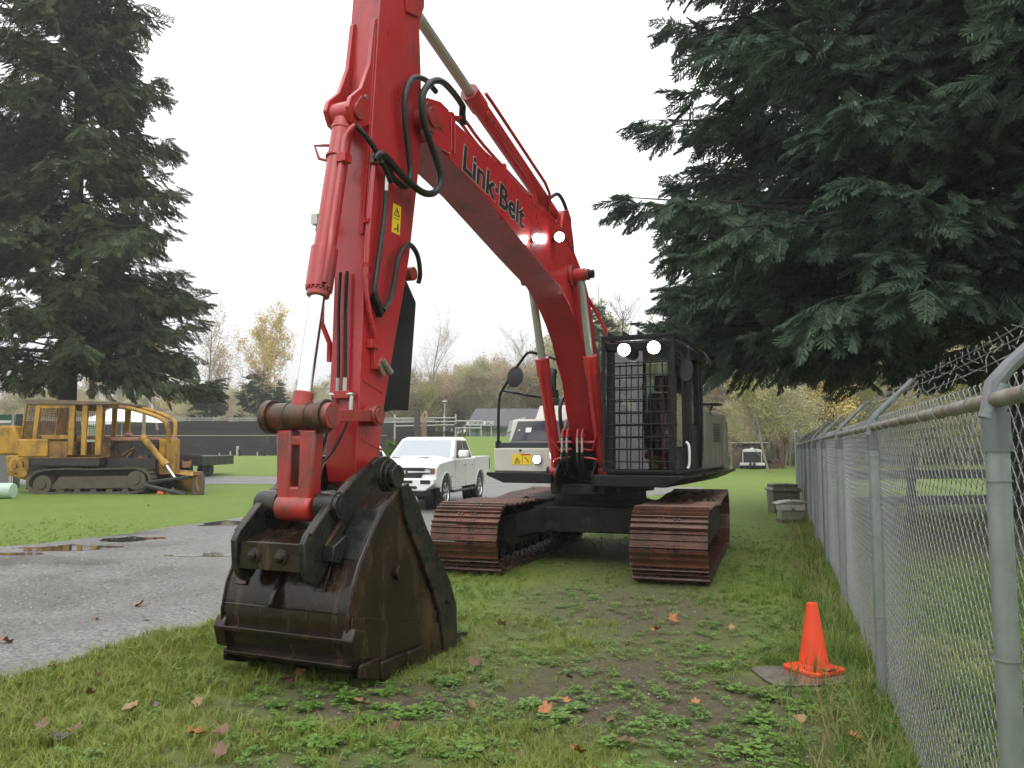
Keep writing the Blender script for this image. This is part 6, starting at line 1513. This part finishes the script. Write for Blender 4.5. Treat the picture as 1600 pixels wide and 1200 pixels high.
def grass():
    rs = np.random.RandomState(4)
    N = 80000; y = 2.2*np.exp(rs.rand(N)*math.log(34/2.2)); x = (rs.rand(N)*2-1)*(.68*y+.4)
    m = mudmask(x, y); pat = fbm(x*.9, y*.9, 8)
    k = keep_grass(x, y) & (rs.rand(N) > np.clip(m*1.25, 0, .96)) & (rs.rand(N) < np.clip(.35+1.1*pat, 0, 1)*np.clip((19-y)/8, 0, 1))
    x, y, m, pat = x[k], y[k], m[k], pat[k]; n = len(x)
    dark = (fbm(x*.5+5, y*.5, 2)+.22*(x > 1.2)+.2*((y > 8.6) & (y < 15) & (x > -1)) > .66) & (y < 15)
    dry = rs.rand(n) < .06+.2*(fbm(x*1.4, y*1.4, 5) > .55)*(y < 12)+.15*(m > .2)
    var = np.where(dry, 4, np.where(dark, 2+rs.randint(0, 2, n), rs.randint(0, 2, n)))
    hs = (.55+.75*fbm(x*1.1, y*1.1, 6))*(1-.4*m)*np.clip(.88-.03*np.maximum(y-6, 0), .55, .88)
    scl = hs*rs.uniform(.7, 1.3, n)
    rot = np.stack([rs.normal(0, .12, n), rs.normal(0, .12, n), rs.rand(n)*6.28], 1)
    tm = [tuft('tuft0', GR1, 1, 14, .075, .05, .0026), tuft('tuft1', GR1, 2, 11, .11, .045, .0028, .9), tuft('tuft2', GR2, 3, 14, .07, .05, .0026), tuft('tuft3', GR2, 4, 11, .10, .045, .0028, .9), tuft('tuft4', GRD, 5, 6, .10, .04, .0018, 1.1)]
    o = scatter('lawn_grass', np.stack([x, y, gz(x, y)], 1), rot, scl, var, tm); tag(o, 'short wet green grass over the near ground', 'grass', kind='stuff')
    # rank grass along the foot of the fence
    n = 2600; s = rs.rand(n)**1.6*24+1.2; off = rs.normal(-.12, .22, n); X = .61+s/3+off*.949; Y = s-off*.316
    var = (rs.rand(n) < .4).astype(int)
    tm = [tuft('rank0', GR2, 6, 9, .24, .06, .0026, 1.0), tuft('rank1', GRD, 7, 8, .30, .06, .0019, 1.2)]
    o = scatter('rank_grass', np.stack([X, Y, gz(X, Y)], 1), np.stack([rs.normal(0, .15, n), rs.normal(0, .15, n), rs.rand(n)*6.28], 1), rs.uniform(.35, 1.15, n), var, tm)
    tag(o, 'long straw and green grass along the foot of the fence', 'grass', kind='stuff')
    # grass tufts round the tracks and bucket
    # low ground cover between the blades
    n = 7000; y = 2.2*np.exp(rs.rand(n)*math.log(12/2.2)); x = (rs.rand(n)*2-1)*(.66*y+.3)
    k = keep_grass(x, y) & (fbm(x*2.2, y*2.2, 11)+.25*mudmask(x, y) > .56); x, y = x[k], y[k]; n = len(x)
    tm = [clover('cover0', WEED, 1, 9, .05, .016), clover('cover1', WEED, 2, 7, .045, .02)]
    o = scatter('ground_cover', np.stack([x, y, gz(x, y)], 1), np.stack([rs.normal(0, .1, n), rs.normal(0, .1, n), rs.rand(n)*6.28], 1), rs.uniform(.5, 1.1, n), rs.randint(0, 2, n), tm)
    tag(o, 'tiny clover and moss leaves between the grass blades', 'ground cover', kind='stuff')
    # stones
    SM = mat('grey_stone', (.16, .15, .14), (.25, .24, .225), 30, .55, island=.45)
    def stone(k):
        b = bmesh.new(); bmesh.ops.create_icosphere(b, subdivisions=1, radius=1); rnd = random.Random(k)
        for v in b.verts: v.co = Vector((v.co.x*rnd.uniform(.7, 1.2), v.co.y*rnd.uniform(.6, 1), v.co.z*rnd.uniform(.4, .7)))
        me = bpy.data.meshes.new('stone%d' % k); b.to_mesh(me); b.free(); me.materials.append(SM); return me
    n = 26000; y = 4.2*np.exp(rs.rand(n)*math.log(22/4.2)); x = (rs.rand(n)*2-1)*(.68*y)
    k = inpoly(x, y, ROAD) & (fbm(x*.8, y*.8, 14) > .42); x1, y1 = x[k], y[k]
    n = 5000; y = 2.3*np.exp(rs.rand(n)*math.log(10/2.3)); x = (rs.rand(n)*2-1)*(.66*y); k = (mudmask(x, y) > .35) & keep_grass(x, y)
    sz = np.concatenate([.005+.017*rs.rand(len(x1))**3, .003+.009*rs.rand(k.sum())**3])
    x = np.concatenate([x1, x[k]]); y = np.concatenate([y1, y[k]]); n = len(x)
    o = scatter('loose_stones', np.stack([x, y, gz(x, y)+.006], 1), rs.rand(n, 3)*np.array([.5, .5, 6.28]), sz, rs.randint(0, 3, n), [stone(i) for i in range(3)])
    tag(o, 'loose grey stones on the gravel road and bare soil', 'gravel', kind='stuff')
grass()
def leaves_and_weeds():
    rnd = random.Random(12)
    ML = [mat('leaf_brown', (.085, .04, .018), (.13, .065, .03), 20, .5), mat('leaf_orange', (.34, .13, .035), (.24, .085, .025), 20, .5), mat('leaf_dark', (.035, .022, .018), (.06, .035, .025), 20, .4), mat('leaf_tan', (.27, .17, .075), (.20, .12, .05), 20, .55)]
    def leaf(m, seed):
        r = random.Random(seed); V = [(0, 0, .004)]; n = 25; F = []
        for i in range(n):
            a = 2*math.pi*i/n; lobes = abs(math.cos(2.5*a))**.6; q = (.035+.045*lobes)*(1-.25*math.cos(a))*r.uniform(.85, 1.1); x, y = q*math.cos(a), q*math.sin(a)
            V.append((x, y, .006+.35*abs(x)*abs(y)/.05*r.uniform(.5, 1.2)+.03*(y/.08)**2))
        F = [(0, 1+i, 1+(i+1) % n) for i in range(n)]
        return nmesh('fallen_leaf', V, F, m, True)
    me = [[leaf(m, i*5+j) for j in range(3)] for i, m in enumerate(ML)]
    names = ['brown', 'orange', 'dark, almost black', 'pale tan']
    spots = [(232, 793, 1), (345, 905, 0), (310, 825, 3), (285, 880, 0), (450, 725, 2), (660, 962, 2), (1050, 975, 1), (1028, 992, 1), (1085, 1108, 1), (995, 1075, 2), (880, 1105, 1), (735, 1115, 0), (890, 1070, 0), (985, 1172, 0), (968, 1170, 0), (905, 1190, 1), (740, 1048, 0), (1340, 1165, 1), (1295, 1060, 3), (980, 1018, 3), (150, 1068, 0), (240, 1112, 2), (118, 1150, 0), (95, 1165, 2), (65, 1150, 0), (85, 1050, 1), (140, 1095, 0), (200, 1120, 3), (300, 1160, 1), (345, 1155, 0), (400, 1160, 0), (445, 1075, 0), (470, 1060, 1), (1140, 1030, 3), (1250, 1135, 3), (620, 1150, 0), (560, 1110, 3), (1145, 990, 3), (152, 968, 0), (228, 970, 2), (12, 1005, 1), (215, 948, 1), (785, 985, 3), (850, 1120, 1), (955, 1140, 0)]
    for px, py, k in spots:
        if py < 940 and k != 1 and px < 520: py = 1000+rnd.uniform(0, 190)
        x, y = gnd(px, py); o = bpy.data.objects.new('fallen_leaf', rnd.choice(me[k])); COL.objects.link(o)
        onroad = bool(inpoly(np.array([x]), np.array([y]), ROAD)[0])
        o.location = (x, y, .008 if onroad else .045); o.rotation_euler = (rnd.gauss(0, .35), rnd.gauss(0, .35), rnd.uniform(0, 6.3)); s = rnd.uniform(.38, .75); o.scale = (s, s, s)
        tag(o, names[k]+' fallen leaf lying on the near ground', 'leaf', 'fallen leaves on the near ground')
    wm = [clover('leafy_weed', WEED, 20+i, 30, .11, .042) for i in range(3)]
    for px, py in [(195, 0)]+[(545, 1095), (600, 1085), (480, 1110), (575, 1130), (505, 1170), (640, 1120), (680, 1110), (700, 1070), (830, 1105), (870, 1125), (900, 1110), (760, 1165), (780, 1190), (730, 1180), (1150, 1080), (1190, 1130), (1060, 1130), (1240, 1110), (1290, 1115), (1200, 1090), (1100, 1015), (1130, 1045), (960, 1165), (430, 1105), (470, 1140), (1180, 1180), (1330, 1100)]:
        if py == 0: continue
        x, y = gnd(px, py); o = bpy.data.objects.new('leafy_weed', rnd.choice(wm)); COL.objects.link(o); o.location = (x, y, 0); o.rotation_euler = (0, 0, rnd.uniform(0, 6.3)); s = rnd.uniform(.5, .95); o.scale = (s, s, s)
        tag(o, 'low bright green leafy weed in the near grass', 'weed', 'leafy weeds in the near grass')
leaves_and_weeds()

# ---------------------------------------------------------------- damp air
def haze():
    b = MB().box(-420, 420, -70, 420, -1.5, 45)
    m = bpy.data.materials.new('damp_air'); m.use_nodes = True; nt = m.node_tree; nt.nodes.clear()
    o = nt.nodes.new('ShaderNodeOutputMaterial'); v = nt.nodes.new('ShaderNodeVolumePrincipled')
    v.inputs['Color'].default_value = (.93, .94, .96, 1); v.inputs['Density'].default_value = .0009; v.inputs['Anisotropy'].default_value = .2
    nt.links.new(v.outputs[0], o.inputs['Volume'])
    h = b.build('haze', m, None, 0, 0); tag(h, kind='stuff')
haze()
